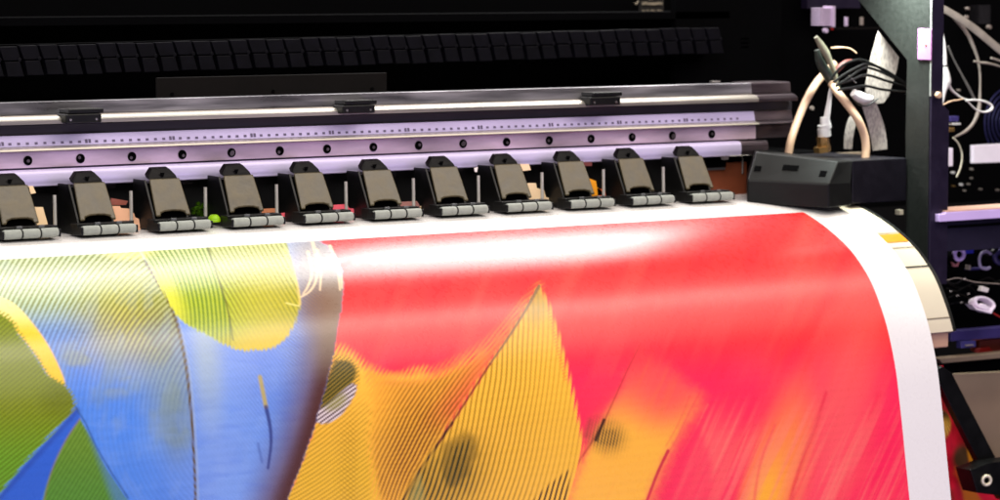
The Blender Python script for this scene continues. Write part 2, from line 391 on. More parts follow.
# --- the pinch rollers, one part each with its own lever, cap, pin and three rollers
def roller_seg(x):
    m = MB(); prof = [(-.0112, .0042), (-.0106, .0053), (-.008, .0056), (.008, .0056), (.0106, .0053), (.0112, .0042)]
    m.tube([(x + a, 0, 0) for a, _ in prof], [r for _, r in prof], 16, smooth=0)
    return m
def make_pinch(parent):
    b = MB()
    # bracket behind the rollers and the two cheeks of the clamp
    b.box(-.037, .037, .006, .024, -.006, .0075)
    b.box(-.0372, -.0345, -.004, .010, -.005, .004); b.box(.0345, .0372, -.004, .010, -.005, .004)
    b.plate([(-.027, .020, -.006), (-.027, .074, -.006), (-.027, .074, .052), (-.027, .047, .052), (-.027, .027, .012)], (1, 0, 0), .003)
    b.plate([(.0215, .024, -.006), (.0215, .074, -.006), (.0215, .074, .050), (.0215, .050, .050), (.0215, .034, .012)], (1, 0, 0), .003)
    b.box(-.024, .0215, .056, .0745, -.004, .048)
    for x in (-.0117, .0117): b.cyl((x - .0006, 0, 0), (1, 0, 0), .0062, .0012, 14)
    base = b.build('pinch_roller', BLACK, parent, bevel=.0008)
    # lever plate: leans back, wider at its foot, arched cut-out at the bottom
    y0, z0, y1, z1 = .026, .0085, .048, .052
    def P(x, t, off=0): return (x, y0 + (y1 - y0) * t - off * .9, z0 + (z1 - z0) * t - off * .45)
    n = np.array((0, -(z1 - z0), (y1 - y0))); n /= np.linalg.norm(n)
    lv = MB()
    arch = [P(-.0175, 0), P(-.0165, .085), P(-.010, .125), (P(0, .135)), P(.010, .125), P(.0165, .085), P(.0175, 0)]
    out = [P(-.0235, 0)] + arch + [P(.0235, 0), P(.0222, .5), P(.0205, 1), P(-.0205, 1), P(-.0222, .5)]
    lv.plate(out, -n, -.0035)
    lever = lv.build('lever', LEVER_M, base, bevel=.0018)
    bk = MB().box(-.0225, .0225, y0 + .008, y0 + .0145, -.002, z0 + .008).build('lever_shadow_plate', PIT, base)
    cp = MB().plate([P(-.0198, 1.005), P(.0198, 1.005), (.0195, y1 + .004, z1 + .004), (.0115, y1 + .007, z1 + .0125), (-.0115, y1 + .007, z1 + .0125), (-.0195, y1 + .004, z1 + .004)], (0, 1, .25), .008)
    cap = cp.build('lever_cap', CAP_M, base, bevel=.0010)
    nt_ = MB().plate([(-.0032, y1 + .0028, z1 + .0075), (.0032, y1 + .0028, z1 + .0075), (0, y1 + .0010, z1 + .0025)], (0, -1, .3), .0009).build('cap_notch', PIT, base)
    for x in (-.0234, 0, .0234):
        roller_seg(x).build('roller', ROLL_M, base, smooth=True)
    MB().cyl((-.0452, .046, .004), (0.0, 0.012, 1), .0021, .036, 10).build('spring_pin', mat('pin_steel', (196, 192, 184), .35, .35, .1, 60), base)
    MB().cyl((-.0452, .046, -.004), (0, 0, 1), .003, .009, 10).build('pin_socket', BLACK, base)
    for x in (-.015, .013):
        MB().box(x, x + .007, .0035, .0062, .0055, .0088).build('foot_tab', mat('tab_grey', (96, 98, 98), .4, .3, .1, 40), base, bevel=.0005)
    return base
def copy_tree(o, parent):
    c = o.copy(); COL.objects.link(c); c.parent = parent
    for ch in list(o.children): copy_tree(ch, c)
    return c
proto = make_pinch(printer)
rolls = [proto]
for i in range(1, 12): rolls.append(copy_tree(proto, printer))
for i, o in enumerate(rolls):
    o.location = ((i - 6) * .1 + .0256, 0, .0002)
    o.rotation_euler = (random.uniform(-.02, .012), 0, random.uniform(-.02, .02))

# carriage bed behind the rollers: dark, with brackets seen in the gaps
MB().box(-1.3, .62, .118, .135, -.014, .047).build('feed_housing', CAVITY, printer)
g = MB()
for i in range(-7, 6):
    x = i * .1 + .0256
    for (dx, w, z0, z1, y) in ((.028, .016, .022, .036, .104), (.045, .02, .012, .018, .108), (.034, .03, .040, .047, .100)):
        g.box(x + dx, x + dx + w * random.uniform(.7, 1.2), y, y + .012, z0 + random.uniform(-.002, .002), z1)
g.build('feed_brackets', mat('dim_bracket', (52, 46, 48), .45, .3, .25, 30), printer, bevel=.001)

# --- cable chain behind the rail
YC = .26
c0 = aty(-60, 62.5, YC); c1 = aty(722, 39.5, YC)
ch = MB()
da = (c1 - c0)
ch.hexa([c0 + (0, .012, -.021), c1 + (0, .012, -.019), c1 + (0, .05, -.019), c0 + (0, .05, -.021)], [c0 + (0, .012, .019), c1 + (0, .012, .017), c1 + (0, .05, .017), c0 + (0, .05, .019)])
chain = ch.build('cable_chain', PIT, printer)
nl = 45
lk = MB()
w = da[0] / nl
lk.plate([(-w * .36, 0, 0.0), (w * .5, 0, 0.0), (w * .30, 0, .0175), (-w * .60, 0, .0175)], (0, 1, 0), .008)
lk.plate([(-w * .20, -.001, -.0195), (w * .62, -.001, -.0195), (w * .42, -.001, -.0012), (-w * .34, -.001, -.0012)], (0, 1, 0), .009)
lk.cyl((w * .40, -.0015, .001), (0, 1, 0), .0028, .004, 10)
link0 = lk.build('chain_link', CHAIN_M, chain, bevel=.0008)
for i in range(nl):
    o = link0 if i == 0 else link0.copy()
    if i: COL.objects.link(o); o.parent = chain
    p = c0 + da * ((i + .5) / nl)
    o.location = (p[0], p[1], p[2] + .0006 * math.sin(i * 1.7)); o.rotation_euler = (0, -math.atan2(da[2], da[0]) + random.uniform(-.008, .008), 0)
# dim brown plate below the chain
a = aty(157, 97, .2); b = aty(387, 71, .2)
bp_ = MB().box(a[0], b[0], .2, .204, a[2] - .01, a[2] + .024).build('back_plate', BROWN_D, printer, bevel=.001)
for u in (172, 273, 372):
    p = aty(u, 93, .2); MB().cyl((p[0], .2, a[2] + .003), (0, -1, 0), .0025, .0015, 10).build('screw', PIT, bp_)
# housing wall
hw = MB().box(-1.5, 1.02, .42, .44, -.3, .40).build('rear_housing', PIT, printer)
MB().box(-1.5, .80, .30, .42, .232, .242).build('housing_ledge', PIT, hw)
# caution sticker on the housing
s0 = aty(640, 16, .415); s1 = aty(663, -9, .415)
st = MB().box(s0[0], s1[0], .413, .419, s0[2], s1[2]).build('warning_sticker', mat('sticker_ground', (26, 22, 20), .7, 0, .2, 60), hw)
for v0, v1 in ((14.5, 10.2), (4.8, 2.0), (-1.0, -6)):
    q0 = aty(642, v0, .412); q1 = aty(662, v1, .412)
    pc = MB()
    n_ = 9
    for j in range(n_):
        xx0 = q0[0] + (q1[0] - q0[0]) * j / n_; xx1 = q0[0] + (q1[0] - q0[0]) * (j + random.uniform(.7, 1.05)) / n_
        zz = random.uniform(-.001, .001)
        pc.box(xx0, xx1, .4105, .4125, q0[2] + zz, q1[2] + zz)
    pc.build('sticker_print', STICKER, st)
ck = [aty(u, v, .412) for u, v in ((634.5, 3), (636, 4.6), (638.5, .8))]
MB().tube(ck, .0009, 6, smooth=0).build('tick_mark', STICKER, hw)
q = aty(745, 43, .30)
cl = MB(); 
for dz in (.006, 0, -.006): cl.box(q[0] - .008, q[0] + .008, .30, .31, q[2] + dz - .0018, q[2] + dz + .0018)
cl.build('chain_end_clip', mat('clip_grey', (120, 112, 130), .5, 0, .1, 40), printer, bevel=.0006)
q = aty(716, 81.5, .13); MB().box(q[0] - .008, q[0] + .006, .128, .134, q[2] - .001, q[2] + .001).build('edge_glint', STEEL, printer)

# --- right end: capping station block under the hoses
bA, bB, bC = aty(747, 203, .0), aty(829, 208.3, -.075), aty(852, 205, -.068)
bD = np.array((bC[0] + .05, .10, bC[2])); bE = np.array((bA[0] + .082, .10, bA[2]))
kA, kB, kC = aty(747.5, 180, .0), aty(829, 184, -.075), aty(851, 183, -.068)
tA, tB, tC = aty(756, 152, .018), aty(838, 161.5, -.062), aty(853, 160.5, -.056)
cs = MB()
lo = [bA, bB, bC, bD, bE]; mid = [kA, kB, kC, np.array((bD[0], bD[1], kC[2])), np.array((bE[0], bE[1], kA[2]))]; hi = [tA, tB, tC, np.array((bD[0], bD[1], tC[2])), np.array((bE[0] + .012, bE[1], tA[2]))]
cs.add(lo + mid + hi, [(4, 3, 2, 1, 0), (10, 11, 12, 13, 14)] + [(i, (i + 1) % 5, 5 + (i + 1) % 5, 5 + i) for i in range(5)] + [(5 + i, 5 + (i + 1) % 5, 10 + (i + 1) % 5, 10 + i) for i in range(5)])
station = cs.build('capping_station', BLACK_M, printer, bevel=.0018)
fd = (bB - bA) / np.linalg.norm(bB - bA); fn = np.array((fd[1], -fd[0], 0)); fn /= np.linalg.norm(fn)
if fn[1] > 0: fn = -fn
for (t_, s_, w_, h_) in ((.08, .42, .0045, .0045), (.47, .55, .0105, .0045), (.88, .42, .0045, .0050)):
    lowp = kA + (kB - kA) * t_; upp = tA + (tB - tA) * t_; c_ = lowp + (upp - lowp) * s_
    ud = (upp - lowp) / np.linalg.norm(upp - lowp); nn = np.cross(fd, ud); nn = nn if nn[1] < 0 else -nn
    MB().plate([c_ - fd * w_ - ud * h_, c_ + fd * w_ - ud * h_, c_ + fd * w_ + ud * h_, c_ - fd * w_ + ud * h_], nn, .0006).build('slot', PIT, station)
# second box behind the side frame
b0 = aty(852, 204, -.042); b1 = aty(906, 158, -.042)
dp = MB().box(b0[0], .838, -.042, .12, b0[2], b1[2]).build('drive_cover', mat('violet_black_cover', (11, 8, 16), .45, 0, .2, 60, .1, spec=.3), printer, bevel=.0015)
MB().box(b0[0] - .012, b0[0] - .0005, -.02, .1, b0[2] + .002, b1[2] - .003).build('cover_joint', PIT, dp)
q = aty(902, 212, -.02); MB().box(q[0] - .004, q[0] + .003, -.02, -.01, q[2] - .004, q[2] + .003).build('bracket_tab', APRON_M, dp, bevel=.0005)
# dark deck behind
MB().box(.55, .838, .125, .30, -.05, .045).build('service_deck', PIT, printer)
d0 = aty(862, 153, .11); MB().box(d0[0], .838, .1, .115, d0[2] - .002, d0[2] + .0015).build('deck_edge', BROWN_S, printer)
# brown block seen under the rail's right end
b0 = aty(704, 199, .10); b1 = aty(747, 164, .10)
wb = MB().box(b0[0], b1[0], .10, .115, b0[2], b1[2] + .003).build('end_block', mat('copper_brown', (122, 62, 38), .45, .2, .2, 24), printer, bevel=.001)
MB().box(b0[0] - .001, b0[0] + .036, .097, .0995, aty(720, 167, .1)[2], aty(720, 160, .1)[2]).build('block_slot', PIT, wb)
MB().box(b0[0] - .001, b0[0] + .033, .095, .0995, aty(720, 169.5, .1)[2], aty(720, 167.5, .1)[2]).build('block_strip', ALU, wb)
q = aty(724, 157, .095); MB().box(q[0] - .0045, q[0] + .0045, .09, .0965, q[2] - .0035, q[2] + .0035).build('white_plug', WHITE_C, wb, bevel=.0008)
q = aty(742.5, 165, .095); MB().cyl((q[0], .095, q[2] - .012), (0, 0, 1), .0012, .022, 8).build('pin', STEEL, wb)

# --- side frame: grey-green plate seen from inside with a violet-black front flange
XS = .84
ps = [atx(u, v, XS) for u, v in ((855, -4), (907, 60), (905.5, 130), (905.5, 300))]
yfr = float(atx(928.5, 150, XS)[1])
ztop = float(ps[0][2])
poly = [(XS, p[1], p[2]) for p in ps] + [(XS, yfr, float(ps[3][2])), (XS, yfr, ztop + .02), (XS, float(ps[0][1]) + .01, ztop + .02)]
frame = MB().plate(poly, (1, 0, 0), .003).build('side_frame', GREEN_P, printer, bevel=.0006)
zs = float(aty(940, 107, yfr)[2])
fw1 = float(aty(941.5, 50, yfr)[0]); fw2 = float(aty(946.8, 150, yfr)[0])
MB().plate([(XS + .0005, yfr - .001, -.13), (fw2, yfr - .001, -.13), (fw2, yfr - .001, zs - .006), (fw1, yfr - .001, zs + .004), (fw1, yfr - .001, ztop + .02), (XS + .0005, yfr - .001, ztop + .02)], (0, -1, 0), .003).build('front_flange', VIOLET_P, frame, bevel=.0006)
MB().box(XS - .0006, XS + .0006, yfr - .0035, yfr - .001, .13, ztop + .02).build('edge_highlight', mat('pale_highlight', (170, 172, 168), .35, .6, .1, 40), frame)  # pale strip, the edge's highlight put into the colour
ta = atx(918.5, 28.5, XS - .001); tb = atx(931, 60.5, XS - .001)
tg_ = MB().box(XS - .003, XS - .0005, tb[1] - .002, ta[1], tb[2], ta[2]).build('plastic_tag', TAG, frame, bevel=.0025)
q = atx(926, 45.5, XS - .003); MB().cyl(q, (-1, 0, 0), .0016, .0008, 10).build('tag_screw', BRASS, tg_)

# --- middle bay behind the hoses
bay = MB().box(.70, .90, .30, .312, -.02, .34).build('inner_bay_panel', PIT, printer)
def fins(u0, u1, v0, v1, y, n_, m):
    a = aty(u0, v1, y); b = aty(u1, v0, y); o = MB()
    for i in range(n_):
        z = a[2] + (b[2] - a[2]) * (i + .5) / n_
        o.box(a[0], b[0], y, y + .02, z - .0011, z + .0011)
    o.box(b[0] - .0005, b[0] + .005, y - .002, y + .02, a[2] - .002, b[2] + .002)
    return o.build('heat_sink', m, bay, bevel=.0003)
fins(820, 832, 7.5, 26, .24, 8, FIN_M)
for u, v0, v1, m in ((846, 17, 26, FIN_M), (861.5, 17, 25, GREY_C)):
    a = aty(u, v1, .25); b = aty(u, v0, .25); MB().cyl(a, (0, 0, 1), .003, b[2] - a[2], 10).build('standoff', m, bay)
q = aty(824, 30.5, .24); MB().cyl(q, (0, -1, 0), .0036, .006, 12).build('bolt_head', FIN_M, bay)
q = aty(831, 29, .24); MB().cyl(q, (0, -1, 0), .0016, .004, 8).build('red_pin', RED_P, bay)
q0 = aty(836, 29, .27); q1 = aty(885, 25, .27); MB().box(q0[0], q1[0], .27, .28, q0[2] - .001, q0[2] + .002).build('tray_edge', BROWN_D, bay)
a = aty(805, 30, .29); b = aty(858, 0, .29); MB().box(a[0], b[0], .285, .299, b[2] - .012, b[2] + .03).build('top_plate', VIOLET_P, bay)
q = aty(811, 108, .2); MB().cyl(q, (0, -1, 0), .003, .004, 10).build('bolt_head', GREY_C, bay)

# --- right bay: electronics behind the side frame
rb = MB().box(.875, 1.5, .32, .335, -.06, .42).build('electronics_panel', PIT, printer)
def rb_box(name, u0, v0, u1, v1, y, m, th=.01, par=None, bev=.0006):
    a = aty(u0, v1, y); b = aty(u1, v0, y)
    return MB().box(a[0], b[0], y, y + th, a[2], b[2]).build(name, m, par or rb, bevel=bev)
def sheared(name, u0, va0, vb0, u1, va1, vb1, y, m, th=.008, par=None):
    a, b, c, d = aty(u0, vb0, y), aty(u1, vb1, y), aty(u1, va1, y), aty(u0, va0, y)
    return MB().plate([a, b, c, d], (0, 1, 0), th).build(name, m, par or rb, bevel=.0004)
sheared('white_label', 974, 145.5, 163.3, 1060, 141, 160, .16, WHITE_L)
sheared('small_label', 947.6, 148, 166.5, 953, 148, 166, .05, WHITE_L)
o = MB(); a = aty(974, 24, .3); b = aty(986, 5, .3)
for i in range(8):
    z = a[2] + (b[2] - a[2]) * (i + .5) / 8; o.box(a[0], b[0], .29, .31, z - .001, z + .001)
o.build('heat_sink', mat('fin_dark', (44, 42, 46), .45, .2, .2, 40), rb)
for u, v, r_, m in ((987.5, 27, .003, GREY_C), (966, 8.5, .0022, GREY_C), (965, 17, .0022, GREY_C), (951.5, 172.5, .0018, WHITE_C), (970, 169, .0016, GREY_C), (959.5, 184.5, .0018, WHITE_C), (967, 184, .0012, GREY_C), (952, 186, .0012, BRASS), (970, 178, .001, GREY_C), (979, 189, .0014, GREY_C), (996, 190, .0014, GREY_C), (963, 190.5, .001, GREY_C), (957, 90, .0014, GREY_C), (991, 64, .0014, BRASS)):
    q = aty(u, v, .2); MB().cyl(q, (0, -1, 0), r_, .006, 10).build('terminal', m, rb)
# fan blades / coil rings deep in the bay
o = MB()
for i, R0 in enumerate((.022, .03, .038, .046, .054)):
    q = aty(1010, 122, .25); o.torus(q, (0, 1, 0), R0, .0011, 40, 6)
o.build('fan_guard', mat('guard_violet', (44, 42, 92), .4, .3, .2, 40), rb, smooth=True)
# violet chip and metal clip at the flange
q = aty(955, 119, .1); MB().box(q[0] - .008, q[0] + .008, .1, .11, q[2] - .004, q[2] + .004).build('blue_relay', PURPLE_B, rb, bevel=.001)
q = aty(953, 129, .1); MB().box(q[0] - .008, q[0] + .004, .1, .11, q[2] - .004, q[2] + .002).build('brass_contact', BRASS, rb, bevel=.001)
q = aty(956, 124, .1); MB().box(q[0] - .006, q[0] + .008, .098, .11, q[2] - .0012, q[2] + .0012).build('contact_strip', WHITE_C, rb, bevel=.0004)

YF = yfr - .012
def slab(name, pts, y, m, th=.02, par=None, bev=.0008):
    return MB().plate([aty(u, v, y) for u, v in pts], (0, 1, 0), th).build(name, m, par or printer, bevel=bev)
cb = slab('cross_bar', [(939.2, 222), (1080, 213), (1080, 204), (946, 212.4), (945.2, 214), (939.2, 214.3)], YF, VIOLET_W, .05)
slab('bar_edge', [(946, 212.3), (1080, 203.9), (1080, 202.4), (946, 210.8)], YF + .001, mat('warm_edge', (214, 170, 150), .4, 0, .1, 20), .05, cb)
slab('lower_cabinet_panel', [(938, 252), (1080, 244), (1080, 214), (938, 223)], YF + .012, mat('violet_dark_panel', (20, 15, 38), .5, 0, .25, 20), .02)
slab('cabinet_shadow_gap', [(939, 229), (1080, 220), (1080, 217.5), (939, 226.5)], YF + .010, PIT, .0015)
lb = slab('electronics_tray', [(936, 330), (1080, 322), (1080, 246), (936, 250)], YF + .10, PIT, .02)
q = aty(957, 254, YF + .05)
MB().torus(q + (0, -.004, 0), (0.2, 1, 0), .0075, .0032, 24, 8).build('violet_connector_ring', VIOLET_W, lb, smooth=True)
MB().cyl(q + (0, -.003, -.006), (0, 1, 0), .0125, .012, 20).build('round_connector', PIT, lb)
q2 = aty(956, 263, YF + .045); MB().plate([q2 + (-.007, 0, .002), q2 + (0, 0, -.003), q2 + (.007, 0, .002), q2 + (.004, 0, -.005), q2 + (-.004, 0, -.005)], (0, 1, 0), .004).build('pink_terminal', mat('pink_term', (190, 120, 125), .4, .2, .1, 40), lb)
rb_box('blue_terminal', 963, 249, 974, 254, YF + .05, BLUE_P, .01, lb)
cpts = [aty(u, v, YF + .045) for u, v in ((991, 254), (987, 251.5), (982, 253), (979.5, 258), (979.5, 263), (981, 267), (986, 269), (990, 267.5))]
MB().tube(cpts, .0022, 8).build('cable_clamp_hook', mat('hook_violet', (150, 140, 170), .4, 0, .1, 40), lb, smooth=True)
rb_box('clamp_foot', 969, 267, 990, 270.5, YF + .05, PURPLE_B, .01, lb); rb_box('clamp_lug', 969, 265, 971, 270, YF + .046, GREY_C, .008, lb)
q = aty(989, 245, YF + .06); MB().torus(q, (0.3, 1, 0), .012, .004, 24, 8).build('black_grommet', BLACK, lb, smooth=True)
q = aty(1000, 257, YF + .06); MB().torus(q, (0.3, 1, 0), .008, .004, 24, 8).build('violet_grommet', PURPLE_B, lb, smooth=True)
slab('tray_lip', [(951, 341.5), (1080, 332), (1080, 320), (951, 332)], YF + .03, PURPLE_B, .02)
slab('latch', [(961, 348.5), (976, 347), (976, 340.5), (961, 341.5)], YF + .025, mat('latch_violet', (52, 48, 104), .4, 0, .2, 40), .01)
slab('latch_handle', [(966, 346.5), (974, 345.8), (974, 344.2), (966, 344.8)], YF + .022, mat('latch_grey', (130, 120, 125), .4, .3, .1, 40), .004)
slab('red_block', [(980, 352.5), (1080, 345), (1080, 330), (980, 341)], YF + .05, mat('dim_red', (100, 34, 22), .5, 0, .3, 40), .02)
slab('red_lug', [(978, 353), (994, 352), (990, 347), (980, 348.5)], YF + .045, RED_P, .01)
sf = slab('shelf_edge', [(942.5, 363.5), (1080, 351), (1080, 345.5), (938.5, 358.8)], YF + .01, BROWN_S, .02)
slab('shelf_gap', [(940, 374), (1080, 367), (1080, 351.5), (942.5, 364)], YF + .03, PIT, .02)
slab('cabinet_side', [(939, 600), (1120, 600), (1120, 368), (948, 374)], YF + .16, PANEL_G, .02)
# dark leg running down from the shelf, with its clamp
slab('support_leg', [(934, 372), (942, 366), (952, 373), (998, 462), (1012, 490), (1002, 500), (985, 474)], YF - .03, BLACK, .012)
lc = slab('leg_clamp', [(970.5, 470), (989, 463), (1030, 458), (1030, 494), (1004, 496), (977.5, 493)], YF - .06, BLACK, .03)
q = aty(986.5, 480.5, YF - .062)
MB().torus(q, (-0.35, -1, 0), .0062, .0024, 24, 10).build('eyelet', mat('cream_ring', (216, 206, 180), .3, .3, .05, 60), lc, smooth=True)
MB().cyl(q + (0, .001, 0), (0, 1, 0), .0045, .002, 16).build('eyelet_bore', PIT, lc)

# ================================================================== CABLES AND HOSES (things of their own)
def px(n_, y=.05): return n_ * .00128
def path(pts, y): return [aty(u, v, y if len(p) == 2 else p[2]) for p in pts for (u, v) in (p[:2],)]
def cable(name, label, cat, pts, r, y, m, group=None, seg=10, flat=None):
    o = MB().tube(path(pts, y), r if not np.isscalar(r) else r, seg, flat).build(name, m, smooth=True)
    return tag(o, label, cat, group)
h1 = cable('ink_hose', 'thick cream hose arching down to the left corner of the black station', 'hose',
      [(834, 64, .10), (826, 72, .09), (815, 85, .08), (805, 103, .07), (797, 122, .06), (791, 140, .05), (788.5, 153, .05)], px(4.4), .05, HOSE_M)
h2 = cable('ink_hose', 'thick cream hose curving down between white connector and grey ribbon cable', 'hose',
      [(832, 84, .04), (838, 93, .02), (847, 104, .01), (857, 118, .0), (864, 134, .0), (866, 147, .0), (865.5, 158, .0)], px(4.4), .02, HOSE_M)
# white cable with brass coupling
wc = cable('white_cable', 'white cable ending in a ribbed sleeve and brass coupling on the black station', 'cable',
      [(832, 84, .05), (830.5, 92, .05), (829, 103, .05), (827.5, 113, .05), (826, 121, .05)], [px(1.6), px(2.2), px(2.6), px(3.4), px(3.6)], .05, WHITE_C)
bx, by, bz = wc.location
def cyl_on(name, u, v0, v1, r, m, seg=16, r2=None):
    a = aty(u, v1, .05); b = aty(u - .6, v0, .05)
    mbb = MB().cyl(a, b - a, px(r), np.linalg.norm(b - a), seg, px(r2) if r2 else None)
    o = mbb.build(name, m, None, smooth=True, loc=(0, 0, 0))
    o.data.transform(Matrix.Translation(-Vector((bx, by, bz)))); o.parent = wc
    return o
cyl_on('sleeve', 825.5, 117, 126, 6.2, WHITE_C, r2=5.0); cyl_on('sleeve_ring', 825, 124.5, 128.5, 7.4, WHITE_C); cyl_on('sleeve_collar', 824.5, 128.5, 136.5, 7.2, WHITE_C)
cyl_on('brass_coupling', 823.5, 136.5, 148, 6.8, BRASS, 6); cyl_on('brass_nut', 822.5, 146.5, 152, 9.4, BRASS, 6)
# bundle wrapped in black tape where hoses meet
bn = MB()
bn.tube(path([(817, 50), (820, 62), (826, 72), (833, 82), (838, 90)], .045), [px(3), px(5), px(6), px(6), px(4)], 10)
bn = bn.build('tape_wrap', mat('green_black_tape', (34, 40, 35), .4, 0, .3, 80, .5), smooth=True)
tag(bn, 'dark green-black tape wrap binding the hoses above the brass coupling', 'tape')
cable('olive_cable', 'dull olive cable with a pale sleeve, running up from the taped hose bundle', 'cable',
      [(816, 37), (821, 45), (826, 53), (831, 64), (835, 74), (837, 86)], [px(2.4), px(4), px(4.2), px(3.2), px(2.6), px(1.8)], .03, OLIVE_C)
cable('red_wire', 'short dull red wire branching right from the taped hose bundle', 'wire', [(836, 72), (840, 67), (846, 62), (852, 60)], [px(2.5), px(3.5), px(2.6), px(1)], .05, mat('dull_red_jacket', (96, 44, 40), .5, 0, .2, 50))
cable('thin_wire', 'thin cream wire curling right above the taped hose bundle', 'wire', [(831, 48), (838, 47.5), (845, 47.5), (851, 49), (856.5, 53)], [px(.8), px(1.3), px(.7), px(.7), px(.8)], .05, HOSE_M)
# black leads crossing the ribbon cable
lead_pts = [[(834, 82), (845, 74), (860, 66), (868, 64), (885, 70), (906, 84)], [(836, 86), (850, 77), (862, 69), (870, 68), (888, 75), (908, 86)],
            [(838, 84), (852, 80), (866, 75), (884, 80), (900, 85), (911, 88)], [(838, 90), (850, 88), (866, 86), (880, 89), (895, 91), (910, 92)],
            [(830, 80), (842, 66), (856, 60), (868, 62), (890, 74), (910, 87)]]
lead_lab = ['upper black lead looping from tape wrap across grey ribbon cable', 'second black lead from the top crossing the grey ribbon cable', 'middle black lead crossing the grey ribbon cable to the side frame', 'lowest black lead crossing the grey ribbon cable near its folded end', 'highest arching black lead behind the other black leads']
for p_, l_ in zip(lead_pts, lead_lab):
    cable('black_lead', l_, 'cable', p_, px(1.5), -.005, BLACK_C, 'black leads crossing the ribbon cable', 8)
lk_ = MB().tube(path([(849, 76), (853, 80), (856, 83)], -.006), px(.6), 6).build('wire_glint', STEEL); tag(lk_, 'tiny bright glint among the black leads', 'wire')  # bright sliver modelled as a glint on the leads
# ribbon cables: grooved grey flat cables
RIB = bpy.data.materials.new('ribbon_cable_grey'); RIB.use_nodes = True
nt = RIB.node_tree; N = nt.nodes; K = nt.links; b_ = N['Principled BSDF']; b_.inputs['Roughness'].default_value = .5
tc = N.new('ShaderNodeTexCoord'); nz = N.new('ShaderNodeTexNoise'); nz.inputs['Scale'].default_value = 420; nz.inputs['Detail'].default_value = 4
mp = N.new('ShaderNodeMapping'); mp.inputs['Scale'].default_value = (1, 1, .35); K.new(tc.outputs['Object'], mp.inputs['Vector']); K.new(mp.outputs['Vector'], nz.inputs['Vector'])
cr = N.new('ShaderNodeValToRGB'); cr.color_ramp.elements[0].position = .36; cr.color_ramp.elements[0].color = L4((104, 96, 92)); cr.color_ramp.elements[1].position = .58; cr.color_ramp.elements[1].color = L4((140, 130, 124))
K.new(nz.outputs['Fac'], cr.inputs['Fac']); K.new(cr.outputs['Color'], b_.inputs['Base Color'])
def ribbon(name, label, pts, w, y, m=RIB, cat='ribbon cable', group=None):
    o = MB().ribbon(path(pts, y), w).build(name, m, smooth=False); return tag(o, label, cat, group)
r1 = MB().plate([aty(u, v, .02) for u, v in ((878.5, 31), (899, 57), (897, 70), (889, 96), (884, 103), (876, 104), (871, 100), (866, 92), (866, 84), (871, 58))], (0, 1, 0), .002).build('ribbon_cable', RIB, bevel=.0005)
tag(r1, 'wide grey ribbon cable slanting down from behind the side frame, crossed by black leads', 'ribbon cable')
ribbon('ribbon_cable', 'grey ribbon cable drooping from white fold to deck, right of the cream hose', [(866, 97, .012), (871, 110, .012), (876, 125, .012), (879, 140, .012), (880, 150, .012)], [px(7), px(8), px(8.5), px(8.5), px(8)], .01)
ribbon('ribbon_cable', 'short grey ribbon cable standing left of the cream hose', [(856, 114, .03), (852, 122, .03), (849, 135, .03), (848, 149, .03)], [px(4), px(5), px(5), px(4.6)], .03)
fo = MB().tube(path([(853.5, 92.5, .0), (858, 96, -.001), (863, 98.5, -.002), (869, 99, -.002), (872, 97, .0)], .0), [px(4.5), px(6), px(6.2), px(5), px(2)], 12).build('cable_fold', WHITE_C, smooth=True)
tag(fo, 'rolled white fold of ribbon cable held under the black leads', 'cable fold')
cable('cable_tie', 'thin dark cable tie around the white ribbon fold', 'cable tie', [(854, 100, -.012), (860, 105, -.012), (866, 106, -.012), (872, 103, -.012), (878, 98.5, -.012)], px(.8), -.012, BLACK_C)

# right bay cables
y2 = .02
cable('flat_cable', 'broad beige flat cable sweeping from the flange top to the right edge', 'cable', [(940, 7), (950, 12.5), (962, 20), (976, 30), (988, 40), (1000, 50), (1020, 66)], [px(4), px(4.2), px(4.4), px(4.8), px(4.6), px(4.6), px(4.6)], .04, GREY_C, flat=.4)
cable('beige_wire', 'beige cable dropping in a long arc beneath the broad flat cable', 'wire', [(951, 14), (960, 24), (968, 35), (974, 48), (978, 60), (980, 74), (980, 90), (979, 108), (974, 122), (966, 131), (955, 137)], [px(2.5), px(2.6), px(2.2), px(2), px(1.6), px(1.2), px(1.1), px(2.4), px(2), px(1.8), px(1)], .06, GREY_C)
wt = cable('white_cable', 'white cable with a black tie hanging beside the violet flange', 'cable', [(941.5, 28), (943, 42), (943.8, 56), (944.2, 66), (945.5, 74), (946.5, 82), (944, 90), (942.5, 100), (940.5, 109)], [px(1), px(2.6), px(3.4), px(3.4), px(4.6), px(5.2), px(3.2), px(2), px(1)], y2, WHITE_C)
cable('cable_tie', 'short black tie gripping the white cable beside the violet flange', 'cable tie', [(939.8, 65.5, .008), (944, 66.2, .004), (948.5, 65.8, .008)], px(.9), .005, BLACK_C)
cable('white_wire', 'white wire splaying down-right from the bulge of the white cable', 'wire', [(948, 83), (951, 89), (956, 94), (962, 98), (970, 100.5)], [px(2.2), px(1.6), px(1.3), px(1), px(.8)], y2, WHITE_C)
cable('thin_wire', 'thin wire bridging the white cable and the folded loop', 'wire', [(943, 105), (950, 101.5), (958, 100), (963, 98.8)], px(.8), .015, HOSE_M)
cable('loop_wire', 'flat pale wire folded into a teardrop loop in the right bay', 'wire', [(966, 100.5), (975, 100), (984, 101.3), (990.5, 104.5), (992, 108), (989, 111), (983, 112), (976, 109.5), (970, 104), (966.5, 100)], [px(1.1), px(1.1), px(1.2), px(1.4), px(1.9), px(1.5), px(1), px(.8), px(.8), px(.8)], .0, WHITE_C)
cable('grey_wire', 'dim grey wire running diagonally across the right bay', 'wire', [(948, 46), (954, 60), (962, 75), (969, 88), (975, 100)], [px(1), px(1), px(1.1), px(1.6), px(1.4)], .08, mat('dim_grey_jacket', (92, 86, 84), .5, 0, .2, 60))
